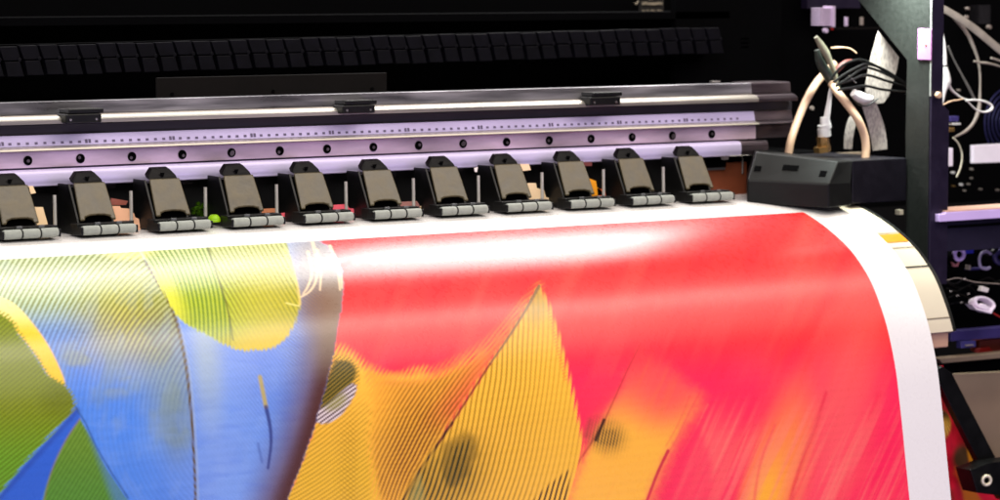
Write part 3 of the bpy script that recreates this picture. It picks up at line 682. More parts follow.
cable('beige_wire', 'short frayed beige wire crossing the right bay below the flat cable', 'wire', [(974, 61), (980, 62.5), (986, 63), (993, 64.5), (1002, 67)], [px(1), px(1.4), px(1.6), px(1.2), px(1.2)], .05, GREY_C)
cable('beige_wire', 'beige wire at the right edge just under the broad flat cable', 'wire', [(991, 58), (997, 60), (1006, 63)], px(1.3), .03, GREY_C)
cable('thin_wire', 'pale bowed wire beside the small white label on the violet flange', 'wire', [(953, 137.5), (958, 143), (961.3, 151), (962, 159), (960, 169), (956.5, 177)], px(.85), .03, mat('olive_wire', (196, 188, 168), .4, 0, .1, 60))
q = aty(937, 95, yfr - .006); cs_ = MB().cyl(q, (0, -1, 0), .0045, .006, 14).build('cable_button', HOSE_M, smooth=True, bevel=.0008); tag(cs_, 'small round cream button fixed on the violet flange', 'button')
# tangle of dark leads in the lower tray
tn = [[(938, 268), (942, 274), (946, 280), (958, 278), (975, 282), (1000, 284)], [(945, 280), (955, 284), (966, 279), (980, 286), (1002, 280)], [(946, 288), (957, 291), (968, 286), (976, 292)], [(948, 298), (958, 294), (968, 297), (975, 303)], [(947, 283), (960, 288), (972, 284), (990, 278), (1003, 288)], [(950, 304), (960, 302), (968, 303), (974, 303)]]
tl = ['thin grey lead from the apron end into the lower tray', 'wavy black lead crossing above the white oval clip', 'black lead left of the small white plug', 'black lead ending at the left of the white oval clip', 'longest black lead passing behind the small white plug', 'lowest black lead in the tray left of the white oval clip']
for i, (p_, l_) in enumerate(zip(tn, tl)):
    cable('tray_lead', l_, 'cable', p_, px(.9 if i else .6), YF + .03 + .006 * i, GREY_C if i == 0 else BLACK_C, 'thin leads tangled in the lower tray', 8)
for (u, v) in ((956, 296), (949.5, 292), (963, 279), (960, 303), (967, 294)):
    q = aty(u, v, YF + .02); o = MB().cyl(q, (.8, -.3, .2), .0012, .004, 8).build('crimp_pin', STEEL, smooth=True); tag(o, 'tiny bright crimp pin on the tangled leads in the lower tray', 'pin', 'crimp pins on the tray leads')
wp = slab('white_plug', [(981, 291), (988, 292.8), (989.5, 288.5), (983, 286)], YF + .02, WHITE_C, .008); wp.parent = None; tag(wp, 'small white plug above the white oval clip in the lower tray', 'plug')
# white oval clip
def ringpath(scale, dv=0): return [(985 + scale * 11.0 * math.cos(t) + dv, 303.2 + scale * 6.8 * math.sin(t) + scale * 11.0 * math.cos(t) * .26) for t in np.linspace(0, 2 * math.pi, 17)[:-1]]
oc = MB(); po = [aty(u, v, YF) for u, v in ringpath(1)]; pi_ = [aty(u, v, YF) for u, v in ringpath(.70)]
kk = len(po); back = np.array((0.004, .016, -.0045))
oc.add(po + pi_ + [p + back for p in po] + [p + back for p in pi_], [(i, (i + 1) % kk, kk + (i + 1) % kk, kk + i) for i in range(kk)] + [(i, 2 * kk + i, 2 * kk + (i + 1) % kk, (i + 1) % kk) for i in range(kk)] + [(kk + i, kk + (i + 1) % kk, 3 * kk + (i + 1) % kk, 3 * kk + i) for i in range(kk)])
a_, b2 = [aty(u, v, YF) for u, v in ((973, 306), (991.5, 314))], [aty(u, v, YF) for u, v in ((995.5, 305.5), (976, 300))]
oc.plate([aty(u, v, YF - .002) for u, v in ((971.5, 304.5), (977, 308.2), (984, 310.2), (991, 310.8), (995.8, 305.5), (991.7, 314), (976.5, 309.8))], (0, 1, 0), .014)
oc.plate([aty(u, v, YF - .001) for u, v in ((981.5, 308.5), (980.5, 305), (983, 303.5), (986, 304.5), (990.5, 308.5), (988, 310)) ], (0, 1, 0), .006)
occ = oc.build('cable_clip', mat('white_clip_plastic', (234, 222, 236), .35, 0, .05, 40), bevel=.0006); tag(occ, 'white oval plastic cable clip lying in the lower tray', 'cable clip')
cable('red_wire', 'dark red wire leaving the white oval clip to the right', 'wire', [(993, 313), (998, 316), (1006, 320)], px(1), YF + .005, RED_P)

# ================================================================== PRINTED SHEETS
def vnoise(u, v, seed):
    g_ = np.random.default_rng(seed).random((256, 256))
    iu = np.floor(u).astype(int); iv = np.floor(v).astype(int); fu = u - iu; fv = v - iv
    fu = fu * fu * (3 - 2 * fu); fv = fv * fv * (3 - 2 * fv)
    a = g_[iu % 256, iv % 256]; b = g_[(iu + 1) % 256, iv % 256]; c = g_[iu % 256, (iv + 1) % 256]; d = g_[(iu + 1) % 256, (iv + 1) % 256]
    return (a * (1 - fu) + b * fu) * (1 - fv) + (c * (1 - fu) + d * fu) * fv
def fbm(u, v, seed):
    u, v = u * .86 + v * .51, v * .86 - u * .51      # turned, so the lattice never lines up with the sheet
    return .55 * vnoise(u, v, seed) + .3 * vnoise(u * 2.1 + 5, v * 2.1 + 3, seed + 1) + .15 * vnoise(u * 4.3, v * 4.3, seed + 2)
def sst(e0, e1, x):
    t = np.clip((x - e0) / (e1 - e0), 0, 1); return t * t * (3 - 2 * t)
def polydist(U, V, pts, closed):
    """distance to a polyline, and inside test when closed"""
    P = np.array(pts, float); n_ = len(P); d2 = np.full(U.shape, 1e12); ins = np.zeros(U.shape, bool); tpar = np.zeros(U.shape); side = np.zeros(U.shape)
    for i in range(n_ if closed else n_ - 1):
        a = P[i]; b = P[(i + 1) % n_]; e = b - a; L = e @ e + 1e-12
        wu = U - a[0]; wv = V - a[1]
        t = np.clip((wu * e[0] + wv * e[1]) / L, 0, 1)
        q = (wu - t * e[0]) ** 2 + (wv - t * e[1]) ** 2
        m = q < d2; d2 = np.where(m, q, d2)
        if not closed:
            tpar = np.where(m, i + t, tpar); side = np.where(m, np.sign(e[0] * wv - e[1] * wu), side)
        else:
            if abs(b[1] - a[1]) > 1e-9:
                c = ((a[1] > V) != (b[1] > V)) & (U < (b[0] - a[0]) * (V - a[1]) / (b[1] - a[1]) + a[0]); ins ^= c
    d = np.sqrt(d2)
    return np.where(ins, -d, d) if closed else (d, tpar / (n_ - 1), side)
def area(U, V, pts, soft=1.2, k_=4, rag=0.0, seed=3, comb=None, ca=0.0):
    """soft-edged coverage of a smooth closed outline; only computed near it"""
    P = np.array(pts, float); C_ = catmull(np.vstack([P, P[:1]]), k_)[:-1]
    lo = C_.min(0) - soft * 3 - 4; hi = C_.max(0) + soft * 3 + 4
    m = (U > lo[0]) & (U < hi[0]) & (V > lo[1]) & (V < hi[1]); out = np.zeros(U.shape)
    if m.any():
        d = polydist(U[m], V[m], C_, True)
        if rag: d = d + rag * (vnoise(U[m] * .35, V[m] * .35, seed) - .5) * 2
        if comb is not None: d = d + ca * (2 * comb[m] - 1) * (.5 + vnoise(U[m] * .11, V[m] * .11, seed + 40))
        out[m] = 1 - sst(-soft, soft, d)
    return out
def line(U, V, pts, w, soft=.7, k_=5):
    C_ = catmull(pts, k_); W = w if np.isscalar(w) else None
    lo = C_.min(0) - 12; hi = C_.max(0) + 12
    m = (U > lo[0]) & (U < hi[0]) & (V > lo[1]) & (V < hi[1]); out = np.zeros(U.shape)
    if m.any():
        d, t, _ = polydist(U[m], V[m], C_, False)
        ww = w if W is not None else w[0] + (w[1] - w[0]) * t
        out[m] = 1 - sst(ww - soft, ww + soft, d)
    return out
def blob(U, V, c, rx, ry, rot=0, soft=.5):
    a = math.radians(rot); x = (U - c[0]) * math.cos(a) + (V - c[1]) * math.sin(a); y = -(U - c[0]) * math.sin(a) + (V - c[1]) * math.cos(a)
    return 1 - sst(1 - soft, 1 + soft, np.sqrt((x / rx) ** 2 + (y / ry) ** 2))
def arcs(U, V, c, period, duty=.5, soft=.22, jit=0, seed=5):
    r = np.hypot(U - c[0], V - c[1]) + (jit * (fbm(U * .014, V * .014, seed) - .5) if jit else 0)
    s = .5 + .5 * np.sin(2 * math.pi * r / period)
    return sst(duty - soft, duty + soft, s)
def stripes(U, V, ang, period, curve=0, duty=.5, soft=.25, jit=2.5, seed=5):
    """barbs running at angle ang (degrees, up-right positive)"""
    a = math.radians(ang); n_ = U * math.sin(a) + V * math.cos(a); t = U * math.cos(a) - V * math.sin(a)
    r = n_ + curve * t * t * .001 + jit * (fbm(U * .014, V * .014, seed) - .5)
    s = .5 + .5 * np.sin(2 * math.pi * r / period)
    return sst(duty - soft, duty + soft, s)

def artwork(U, V):
    """macaw feathers: colour for each point, coordinates in artwork units (1 unit is about 1.3 mm)"""
    V = np.where(V > 502, 502 + 16 * (1 - np.exp(-(V - 502) / 16)), V)   # the design runs on towards the hem
    C = np.zeros(U.shape + (3,))
    def over(mask, col):
        nonlocal C
        c = lin(col) if np.ndim(col) == 1 or isinstance(col, tuple) else col
        C = C * (1 - mask[..., None]) + c * mask[..., None]
    def grad(c0, c1, t): return lin(c0) * (1 - t[..., None]) + lin(c1) * t[..., None]
    # ---- red field, diagonal soft streaks
    C = grad((252, 50, 52), (254, 46, 88), sst(320, 395, V))
    a = math.radians(66); along = U * math.cos(a) - V * math.sin(a); across = U * math.sin(a) + V * math.cos(a)
    fb0 = lambda a_, b_, sd: .55 * vnoise(a_, b_, sd) + .3 * vnoise(a_ * 2.1 + 5, b_ * 2.1 + 3, sd + 1) + .15 * vnoise(a_ * 4.3, b_ * 4.3, sd + 2)
    s1 = fb0(across * .035, along * .006, 21); s2 = fb0(across * .12, along * .012, 31)
    over(sst(.50, .78, s1) * .42, (255, 86, 74)); over(sst(.5, .8, s2) * .22 * sst(230, 420, V), (255, 96, 92))
    over(sst(.55, .85, fb0(across * .05 + 9, along * .01, 44)) * .3, (214, 8, 40))
    # lower right feather glow
    over(blob(U, V, (848, 390), 26, 95, 10, .9) * .42, (255, 110, 96))
    over(blob(U, V, (815, 440), 34, 80, 18, .9) * .40, (255, 104, 104))
    over(blob(U, V, (775, 475), 24, 70, 14, .85) * .85, (255, 150, 62))
    over(blob(U, V, (762, 505), 16, 40, 12, .8) * .8, (255, 182, 48))
    over(blob(U, V, (722, 440), 22, 70, 24, .9) * .45, (255, 96, 96)); over(blob(U, V, (705, 480), 20, 50, 24, .8) * .3, (255, 130, 110))
    over(blob(U, V, (742, 400), 30, 26, 20, .9) * .7, (252, 30, 84))
    over(line(U, V, [(826, 393), (816, 425), (804, 455), (793, 490), (788, 520)], (1.2, 2.4), 2.0) * .6, (226, 18, 64))
    over(line(U, V, [(878, 395), (868, 430), (850, 460), (838, 500)], (3, 5), 5) * .35, (244, 20, 70))
    lowr = sst(385, 440, V) * sst(640, 700, U)
    s3_ = fb0(across * .16 + 3, along * .008, 77); over(lowr * sst(.48, .72, s3_) * .38, (255, 128, 116)); over(lowr * sst(.52, .8, fb0(across * .34, along * .01, 78)) * .22, (255, 150, 120)); over(lowr * sst(.56, .8, fb0(across * .22 + 11, along * .009, 79)) * .3, (246, 24, 80))
    over(line(U, V, [(775, 425), (763, 455), (757, 480), (752, 520)], (.8, 1.6), 1.6) * .45, (238, 24, 76))
    # ---- second orange feather
    f2 = area(U, V, [(641, 352), (624, 376), (608, 404), (592, 430), (580, 462), (566, 520), (640, 522), (654, 492), (668, 458), (684, 428), (700, 398), (684, 384), (660, 362)], 13, rag=2, seed=9)
    over(f2 * (.12 + .88 * sst(352, 432, V)), grad((252, 136, 80), (253, 182, 66), sst(380, 440, V)))
    over(blob(U, V, (668, 395), 26, 30, 20, .9) * f2 * .7, (252, 76, 84))
    over(f2 * sst(.55, .8, fb0(across * .3, along * .012, 55)) * .14, (235, 120, 50))
    # pink blend between the gold feather and the second feather
    over(area(U, V, [(590, 376), (624, 378), (606, 410), (592, 440), (580, 462), (577, 430), (573, 396)], 5) * .75, (252, 52, 84))
    over(line(U, V, [(640, 345), (626, 373), (613, 402), (602, 425), (588, 448), (574, 470), (560, 505)], (.8, 1.2), .8) * .6, (176, 40, 50))
    bl = np.clip(blob(U, V, (606, 436), 17, 14, 30, .8) * (.5 + fbm(U * .09, V * .09, 145)), 0, 1); over(bl * (.35 + .55 * stripes(U, V, 78, 3.1, jit=1)), (84, 66, 40))
    over(line(U, V, [(604, 420), (600, 430), (596, 440)], 1.6, 1) * .9, (40, 22, 22)); over(line(U, V, [(576, 462), (574, 470)], 1.3, .8) * .9, (30, 18, 20))
    over(line(U, V, [(590, 420), (586, 436)], 2, 2) * .35, (120, 60, 50))
    over(line(U, V, [(700, 392), (688, 415), (676, 440), (668, 453)], .7, 1.0) * .4, (232, 20, 70)); over(line(U, V, [(690, 396), (678, 424), (666, 446)], .6, .9) * .4, (240, 60, 70)); over(line(U, V, [(708, 404), (694, 432), (682, 452)], .6, .9) * .35, (255, 130, 110)); over(line(U, V, [(668, 451), (658, 472), (648, 498), (640, 520)], (1.6, 1.4), .8) * .9, (196, 12, 62))
    over(area(U, V, [(669, 452), (692, 420), (712, 470), (696, 520), (642, 520), (655, 484)], 5) * .55, (253, 48, 88))
    # ---- left gold ground
    gl = area(U, V, [(330, 352), (346, 350), (368, 370), (374, 380), (400, 378), (430, 380), (430, 525), (276, 525), (292, 480), (310, 430), (322, 385)], 6, comb=stripes(U, V, 60, 3.9, jit=3), ca=3)
    over(gl, grad((253, 188, 66), (246, 190, 56), sst(400, 480, V)))
    st = stripes(U, V, 33, 3.9, curve=.9, duty=.62, jit=4); over(gl * st * .55 * sst(382, 420, V) * (1 - sst(368, 385, U + .1 * (V - 450))), (134, 106, 18))
    st = stripes(U, V, -40, 3.7, duty=.66, jit=3); over(gl * st * .4 * sst(330, 350, U) * (1 - sst(352, 362, U)) * sst(400, 440, V), (150, 110, 22))
    # ---- big gold feather, left vane
    ph = arcs(U, V, (780, 640), 3.95, .5, .25, 6, 71)
    ph2 = arcs(U, V, (-22, 318), 4.9, .66, .2, 4, 81)
    shaft = [(539, 286), (525, 311), (508, 338), (490, 364), (470, 395), (452, 423), (436, 447), (420, 470), (403, 500), (392, 522)]
    lvane = area(U, V, [(539, 286), (527, 300), (513, 321), (498, 339), (480, 352), (462, 364), (440, 374), (418, 379), (398, 378), (382, 373), (368, 372), (372, 400), (369, 440), (373, 470), (382, 525), (392, 524), (403, 500), (420, 470), (436, 447), (452, 423), (470, 395), (490, 364), (508, 338), (525, 311)], 4.5, comb=ph, ca=3.2)
    lvane = lvane * (1 - .65 * sst(462, 500, U) * (1 - sst(380, 410, V)))
    over(lvane, grad((252, 172, 60), (253, 182, 62), sst(380, 440, V)))
    ph = arcs(U, V, (780, 640), 3.95, .5, .25, 6, 71)
    fade = sst(376, 402, U - .0 * V); 
    over(lvane * sst(484, 530, U) * (1 - sst(335, 352, V)) * .5, (246, 120, 60))
    redsh = np.clip(1 - np.abs(((U - 470) - (395 - V) * .74)) / 34, 0, 1) * sst(330, 372, V) * (1 - sst(402, 440, V)); over(lvane * redsh * .75, (252, 56, 70))
    over(lvane * ph * fade * .40, (140, 84, 12)); over(lvane * ph * blob(U, V, (425, 435), 58, 70, 34, .9) * .42, (110, 60, 10))
    dk = blob(U, V, (408, 452), 28, 66, 32, .95) * (.55 + .6 * fbm(U * .05, V * .05, 143)); over(lvane * dk * ph * .85, (52, 22, 16)); over(lvane * dk * .22, (150, 60, 20))
    # fringe of loose barbs at the vane's upper edge
    fr = area(U, V, [(378, 384), (400, 372), (425, 368), (452, 358), (476, 344), (498, 326), (520, 300), (524, 304), (500, 342), (470, 364), (440, 378), (405, 386)], 4)
    over(fr * stripes(U, V, 52, 3.6, duty=.5, jit=3) * .6, (255, 150, 70))
    # right vane
    rvane = area(U, V, [(539, 286), (546, 300), (553, 318), (561, 345), (567, 370), (574, 400), (580, 430), (581, 450), (575, 475), (567, 500), (562, 524), (392, 524), (403, 500), (420, 470), (436, 447), (452, 423), (470, 395), (490, 364), (508, 338), (525, 311)], 2.6, seed=17, comb=ph2, ca=1.5)
    over(rvane, grad((253, 190, 66), (253, 190, 64), sst(300, 420, V)))
    ph2 = arcs(U, V, (-22, 318), 4.9, .66, .2, 4, 81)
    over(rvane * ph2 * (.66 - .34 * sst(500, 572, U)), (134, 98, 14))
    over(rvane * blob(U, V, (538, 300), 12, 22, 10, .6) * .6, (150, 130, 70))
    d2 = np.clip(blob(U, V, (440, 484), 46, 32, -40, .75) * (.55 + .9 * fbm(U * .04, V * .04, 141)), 0, 1); over(rvane * d2 * (.42 + .55 * ph2), (48, 50, 22))
    d3 = area(U, V, [(448, 446), (470, 436), (474, 452), (462, 474), (448, 482)], 4, comb=ph2, ca=4); over(rvane * d3 * (.50 + .45 * ph2), (46, 46, 22))
    tri = area(U, V, [(571, 468), (560, 476), (545, 488), (530, 505), (525, 524), (562, 524), (567, 500)], 2); over(tri * ph2 * .95, (46, 22, 18))
    over(line(U, V, [(549, 310), (557, 345), (566, 380)], 2.0, 2) * stripes(U, V, 25, 3.2) * .5, (252, 90, 60))
    over(line(U, V, shaft[:4], (1.7, 1.0), .7) * .85, (112, 92, 66)); over(line(U, V, shaft[3:7], (1.0, 1.1), .7) * .9, (120, 20, 42)); over(line(U, V, shaft[5:], (1.6, 1.2), .9) * (.45 + .55 * ph2), (44, 24, 26))
    over(area(U, V, [(420, 474), (410, 496), (404, 524), (420, 524), (424, 496)], 4) * .5, (150, 150, 90))
    # dark olive eye and pale barbs at the blue feather's edge
    es0 = stripes(U, V, 40, 3.2, duty=.5, jit=2)
    ey = area(U, V, [(334, 358), (350, 360), (358, 372), (352, 390), (338, 404), (320, 414), (308, 418), (318, 390)], 2.2, comb=es0, ca=2.5)
    es = stripes(U, V, 40, 3.2, duty=.42, jit=2); over(ey * (.72 + .28 * es), (46, 52, 22)); over(ey * (1 - es) * .25, (140, 134, 62))
    wh = area(U, V, [(310, 416), (330, 402), (352, 384), (356, 392), (340, 416), (322, 424)], 1.5); ws = stripes(U, V, 36, 3.6, duty=.5, jit=1); over(wh, (84, 62, 70)); over(wh * (1 - ws), (232, 214, 216)); over(wh * blob(U, V, (336, 402), 12, 7, -35, .5) * .6, (146, 140, 50))
    # ---- big blue feather
    edge = [(300, 232), (318, 240), (333, 252), (341, 268), (343, 290), (339, 320), (333, 355), (323, 395), (313, 430), (301, 465), (287, 500), (280, 526), (-400, 526), (-400, 226)]
    bf = area(U, V, edge, 1.3, rag=1.0)
    blue = grad((84, 138, 234), (122, 154, 230), sst(120, 250, U))
    blue = blue * (1 - .5 * sst(.45, .8, fbm(U * .02, V * .02, 91))[..., None]) + lin((112, 156, 236)) * .5 * sst(.45, .8, fbm(U * .02, V * .02, 91))[..., None]
    over(bf, blue)
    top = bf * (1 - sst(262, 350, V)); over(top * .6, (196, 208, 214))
    # left vane of the blue feather: yellow green wash and arcs
    bsh = [(128, 236), (146, 262), (160, 285), (172, 308), (180, 335), (186, 365), (190, 400), (193, 440), (195, 480), (196, 526)]
    C_ = catmull(bsh, 3); xs = np.interp(V, C_[:, 1], C_[:, 0]); leftm = 1 - sst(-1, 1, U - xs)
    w1 = leftm * bf
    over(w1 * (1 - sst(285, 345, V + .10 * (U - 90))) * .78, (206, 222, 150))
    over(w1 * sst(40, 100, U) * blob(U, V, (134, 318), 52, 42, 0, .9) * .85, (206, 196, 52))
    over(w1 * blob(U, V, (168, 365), 26, 70, -8, .9) * .55, (150, 160, 84)); over(w1 * blob(U, V, (176, 425), 12, 28, 0, .8) * .45, (120, 132, 90))
    over(w1 * sst(.5, .7, fbm(U * .03, V * .03, 97)) * sst(310, 345, V) * (1 - sst(350, 400, V)) * .4, (112, 150, 200))
    over(w1 * sst(.52, .75, fbm(U * .035 + 4, V * .05, 99)) * sst(330, 360, V) * (1 - sst(372, 410, V)) * .55, (168, 172, 84))
    ar = arcs(U, V, (269, 418), 4.75, .5, .25, 4, 101)
    amp = (1 - sst(325, 430, V)) * .72 + .15
    over(w1 * ar * amp * (1 - sst(300, 345, V)), (112, 118, 22)); over(w1 * ar * amp * sst(300, 345, V) * .85, (54, 82, 142)); over(w1 * ar * sst(292, 320, V) * (1 - sst(345, 380, V)) * blob(U, V, (140, 325), 56, 46, 0, .8) * .6, (110, 92, 20))
    tb = w1 * (1 - sst(258, 264, V + .055 * U)); over(tb * ar * .5, (66, 104, 28)); over(tb * .15, (230, 240, 180))
    rv = bf * (1 - leftm); s3 = stripes(U, V, -52, 3.1, duty=.55, jit=2); over(rv * s3 * (.26 - .16 * sst(400, 470, V)), (56, 78, 160))
    over(bf * sst(.42, .75, fbm(U * .045, V * .03, 151)) * sst(340, 400, V) * .22, (66, 118, 214)); over(bf * sst(.5, .8, fbm(U * .09, V * .05, 153)) * .12, (150, 176, 224))
    over(w1 * sst(.5, .72, fbm(U * .05, V * .028, 155)) * sst(330, 360, V) * (1 - sst(430, 470, V)) * .28, (136, 152, 128))
    over(rv * blob(U, V, (215, 440), 30, 100, 0, .9) * .5, (140, 172, 240))
    over(rv * sst(.5, .75, fbm(U * .03, V * .11, 131)) * .22, (78, 118, 220)); over(w1 * sst(.5, .75, fbm(U * .02 + 7, V * .13, 133)) * sst(360, 420, V) * .12, (128, 164, 240))
    over(rv * blob(U, V, (206, 352), 14, 60, -4, .9) * .4, (190, 200, 150))
    over(line(U, V, bsh[1:], (2.2, 1.2), 1.0) * (.6 + .4 * ar), (96, 76, 38)); over(line(U, V, [(q_[0] + 2.6, q_[1]) for q_ in bsh[3:]], 1.2, 1) * .22, (200, 206, 170))
    # brown violet edge
    ed = np.clip(polydist(U, V, catmull(edge[1:12], 3), False)[0], 0, 60)
    over(bf * (1 - sst(6, 52, ed)) * sst(290, 330, V) * .92, (104, 76, 84)); over(bf * (1 - sst(3, 20, ed)) * sst(306, 360, V) * .88, (80, 42, 34))
    over(bf * (1 - sst(4, 44, ed)) * (1 - sst(330, 390, V)) * sst(262, 286, V) * .95, (128, 104, 84)); over(bf * blob(U, V, (318, 272), 30, 44, 0, .6) * .8, (158, 142, 128)); over(bf * blob(U, V, (320, 306), 22, 20, -12, .8) * .8, (122, 84, 56))
    over(rv * stripes(U, V, -35, 2.9, duty=.5, jit=1) * blob(U, V, (300, 330), 16, 50, 10, .6) * .3, (70, 66, 110))
    # small marks
    over(line(U, V, [(260, 377), (263, 392), (266, 407)], 2.1, 1) * .85, (188, 166, 60)); over(line(U, V, [(266, 407), (270, 426), (271, 444), (268, 468)], (2.0, 1.2), 1.2) * .85, (44, 50, 120)); over(line(U, V, [(258, 444), (262, 462)], 1.2, 1.4) * .5, (60, 76, 150))
    # ---- yellow green feather over the top
    a1 = arcs(U, V, (40, 330), 4.3, .5, .25, 4, 111); a2 = stripes(U, V, -60, 4.2, duty=.55, jit=3)
    yf = area(U, V, [(136, 240), (170, 240), (208, 238), (250, 236), (282, 236), (291, 264), (297, 285), (300, 303), (295, 322), (286, 338), (272, 348), (255, 350), (240, 350), (222, 343), (205, 334), (190, 326), (177, 316), (168, 300), (156, 278)], 1.6, rag=.8, seed=23, comb=a1, ca=.7)
    over(yf, grad((180, 194, 52), (184, 172, 44), sst(200, 290, U)))
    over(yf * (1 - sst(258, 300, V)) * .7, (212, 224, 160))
    ysh = [(204, 236), (214, 266), (222, 290), (229, 315), (233, 340)]
    C2 = catmull(ysh, 3); xs2 = np.interp(V, C2[:, 1], C2[:, 0]); lf = 1 - sst(-1, 1, U - xs2)
    a1 = arcs(U, V, (40, 330), 4.3, .5, .25, 4, 111); a2 = stripes(U, V, -60, 4.2, duty=.55, jit=3)
    over(yf * lf * a1 * .85 * (1 - .75 * blob(U, V, (165, 300), 16, 26, -30, .6)), (92, 122, 22)); over(yf * (1 - lf) * a2 * .7 * (1 - .5 * sst(300, 340, V)), (110, 114, 20))
    over(yf * blob(U, V, (268, 346), 46, 16, -10, .8) * .75, (228, 192, 44)); over(yf * (1 - lf) * blob(U, V, (265, 300), 26, 40, 0, .9) * .35, (206, 196, 70)); over(yf * blob(U, V, (164, 303), 14, 24, -30, .9) * .6, (246, 234, 70))
    over(line(U, V, ysh, (1.2, .8), .7) * .8, (96, 98, 34)); over(line(U, V, [(284, 250), (292, 268), (298, 288), (300, 304)], 1.2, 1.2) * .6, (250, 214, 120))
    over(line(U, V, [(286, 303), (299, 306)], .8, .8) * .7, (240, 225, 130))
    # cream wisps
    for w_ in ([(312, 240), (317, 262), (316, 280), (310, 291), (301, 297)], [(317, 250), (321, 268), (320, 290)], [(308, 252), (312, 272), (308, 286), (303, 294)], [(330, 246), (337, 264), (340, 290)], [(336, 262), (341, 276), (342, 288)]):
        over(line(U, V, w_, (1.5, .7), .8) * .85, (252, 220, 178))
    # ---- feathers at the left
    yl = area(U, V, [(-40, 285), (0, 297), (18, 307), (38, 330), (52, 352), (63, 376), (64, 386), (50, 378), (36, 356), (20, 336), (0, 318), (-40, 300)], 1.5)
    over(yl, grad((250, 232, 150), (252, 196, 34), sst(308, 335, V)))
    so = stripes(U, V, 50, 3.9, curve=.3, duty=.5, jit=3)
    ol = area(U, V, [(-80, 290), (0, 312), (20, 334), (36, 355), (50, 376), (66, 386), (75, 408), (55, 431), (28, 461), (0, 494), (-60, 560), (-200, 560)], 1.2, rag=.8, seed=29, comb=so, ca=1.8)
    so = stripes(U, V, 50, 3.9, curve=.3, duty=.5, jit=3)
    over(ol, grad((134, 146, 30), (112, 166, 46), sst(400, 470, V))); over(ol * so * .62, (70, 78, 4)); over(ol * blob(U, V, (60, 398), 18, 16, 0, .8) * .5, (96, 104, 20))
    bwd = area(U, V, [(76, 409), (52, 436), (22, 468), (-8, 506), (-40, 545), (36, 545), (42, 500), (54, 466), (66, 440), (80, 419)], 1.2); over(bwd, (52, 98, 206)); over(line(U, V, [(78, 410), (54, 437), (28, 466), (0, 497)], 2.5, 2.5) * .5, (44, 66, 150))
    gr = area(U, V, [(80, 419), (66, 440), (52, 470), (43, 500), (40, 540), (150, 540), (124, 496), (105, 467), (92, 440)], 1.2); over(gr, grad((112, 148, 52), (92, 146, 54), sst(430, 500, V))); over(gr * stripes(U, V, 58, 3.9, duty=.5, jit=2) * .45, (52, 84, 16))
    over(gr * sst(100, 112, U - .35 * (V - 480)) * .8, (84, 130, 170)); over(line(U, V, [(80, 419), (66, 440), (52, 470), (43, 505)], .9, .9) * .5, (150, 120, 90)); over(line(U, V, [(75, 406), (86, 424), (96, 446), (110, 470), (128, 498)], .9, 1) * .6, (40, 66, 110))
    over(bf * blob(U, V, (128, 252), 22, 7, 0, .6) * .6, (252, 244, 150))
    # ink texture
    C *= (1 + .05 * (vnoise(U * .9, V * .9, 201) - .5))[..., None]
    C *= (1 + .035 * np.sin(V * 2.2 + .12 * U))[..., None] if False else 1
    return np.clip(C, 0, 1)

def project(P):
    c = P @ M.T + T
    return c[..., 0] / c[..., 2] * F + 500, c[..., 1] / c[..., 2] * F + 250

# arc-length resample of the sheet profile, dense where the print is seen
seg_ = np.linalg.norm(np.diff(PD, axis=0), axis=1); S = np.concatenate([[0], np.cumsum(seg_)])
i_p = int(np.argmin(np.abs(PD[:, 0] + .053))); s_p = float(np.interp(.053, -PD[:, 0], S))   # print starts here
s_vis = float(np.interp(.46, -PD[:, 1], S))
ss = np.concatenate([np.linspace(0, s_p - .001, 40), np.linspace(s_p - .0002, s_vis, 430), np.linspace(s_vis + .004, S[-1], 50)])
yy = np.interp(ss, S, PD[:, 0]); zz = np.interp(ss, S, PD[:, 1])
# smooth the resampled profile so the gloss runs evenly
from numpy import convolve
xs_ = np.concatenate([np.linspace(-1.25, -.86, 20), np.linspace(-.855, X_PRINT - .0002, 1180), np.linspace(X_PRINT + .0004, X_PAPER, 24)])
nx, ns = len(xs_), len(ss)
X2, S2 = np.meshgrid(xs_, ss, indexing='ij')
Y2 = np.broadcast_to(yy, X2.shape).copy(); Z2 = np.broadcast_to(zz, X2.shape).copy()
# the free sheet is not perfectly flat: faint waves
drop = sst(.05, .35, S2 - s_p)
Y2 += drop * .0011 * np.sin(X2 * 9 + S2 * 6) + drop * .0007 * np.sin(X2 * 21 + 1.3)
Pts = np.stack([X2, Y2, Z2], -1)
U, V = project(Pts)
ink = np.ones(U.shape + (3,)) * lin((233, 230, 228))
printed = (X2 < X_PRINT) & (S2 >= s_p)
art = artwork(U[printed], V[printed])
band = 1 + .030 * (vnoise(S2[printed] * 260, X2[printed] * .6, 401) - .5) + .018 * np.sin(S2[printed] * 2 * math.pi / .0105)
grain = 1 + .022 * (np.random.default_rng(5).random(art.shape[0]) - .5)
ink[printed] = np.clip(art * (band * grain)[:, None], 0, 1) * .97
me = bpy.data.meshes.new('printed_banner')
idx = np.arange(nx * ns).reshape(nx, ns)
quads = np.stack([idx[:-1, :-1], idx[:-1, 1:], idx[1:, 1:], idx[1:, :-1]], -1).reshape(-1, 4)
me.vertices.add(nx * ns); me.vertices.foreach_set('co', Pts.reshape(-1).astype(np.float32))
nq = len(quads); me.loops.add(nq * 4); me.loops.foreach_set('vertex_index', quads.reshape(-1).astype(np.int32))
me.polygons.add(nq); me.polygons.foreach_set('loop_start', np.arange(0, nq * 4, 4, dtype=np.int32)); me.polygons.foreach_set('loop_total', np.full(nq, 4, np.int32))
me.update(calc_edges=True); me.validate()
me.polygons.foreach_set('use_smooth', np.ones(nq, bool))
ca = me.color_attributes.new('ink', 'FLOAT_COLOR', 'POINT')
ca.data.foreach_set('color', np.concatenate([ink.reshape(-1, 3), np.ones((nx * ns, 1))], 1).astype(np.float32).reshape(-1))
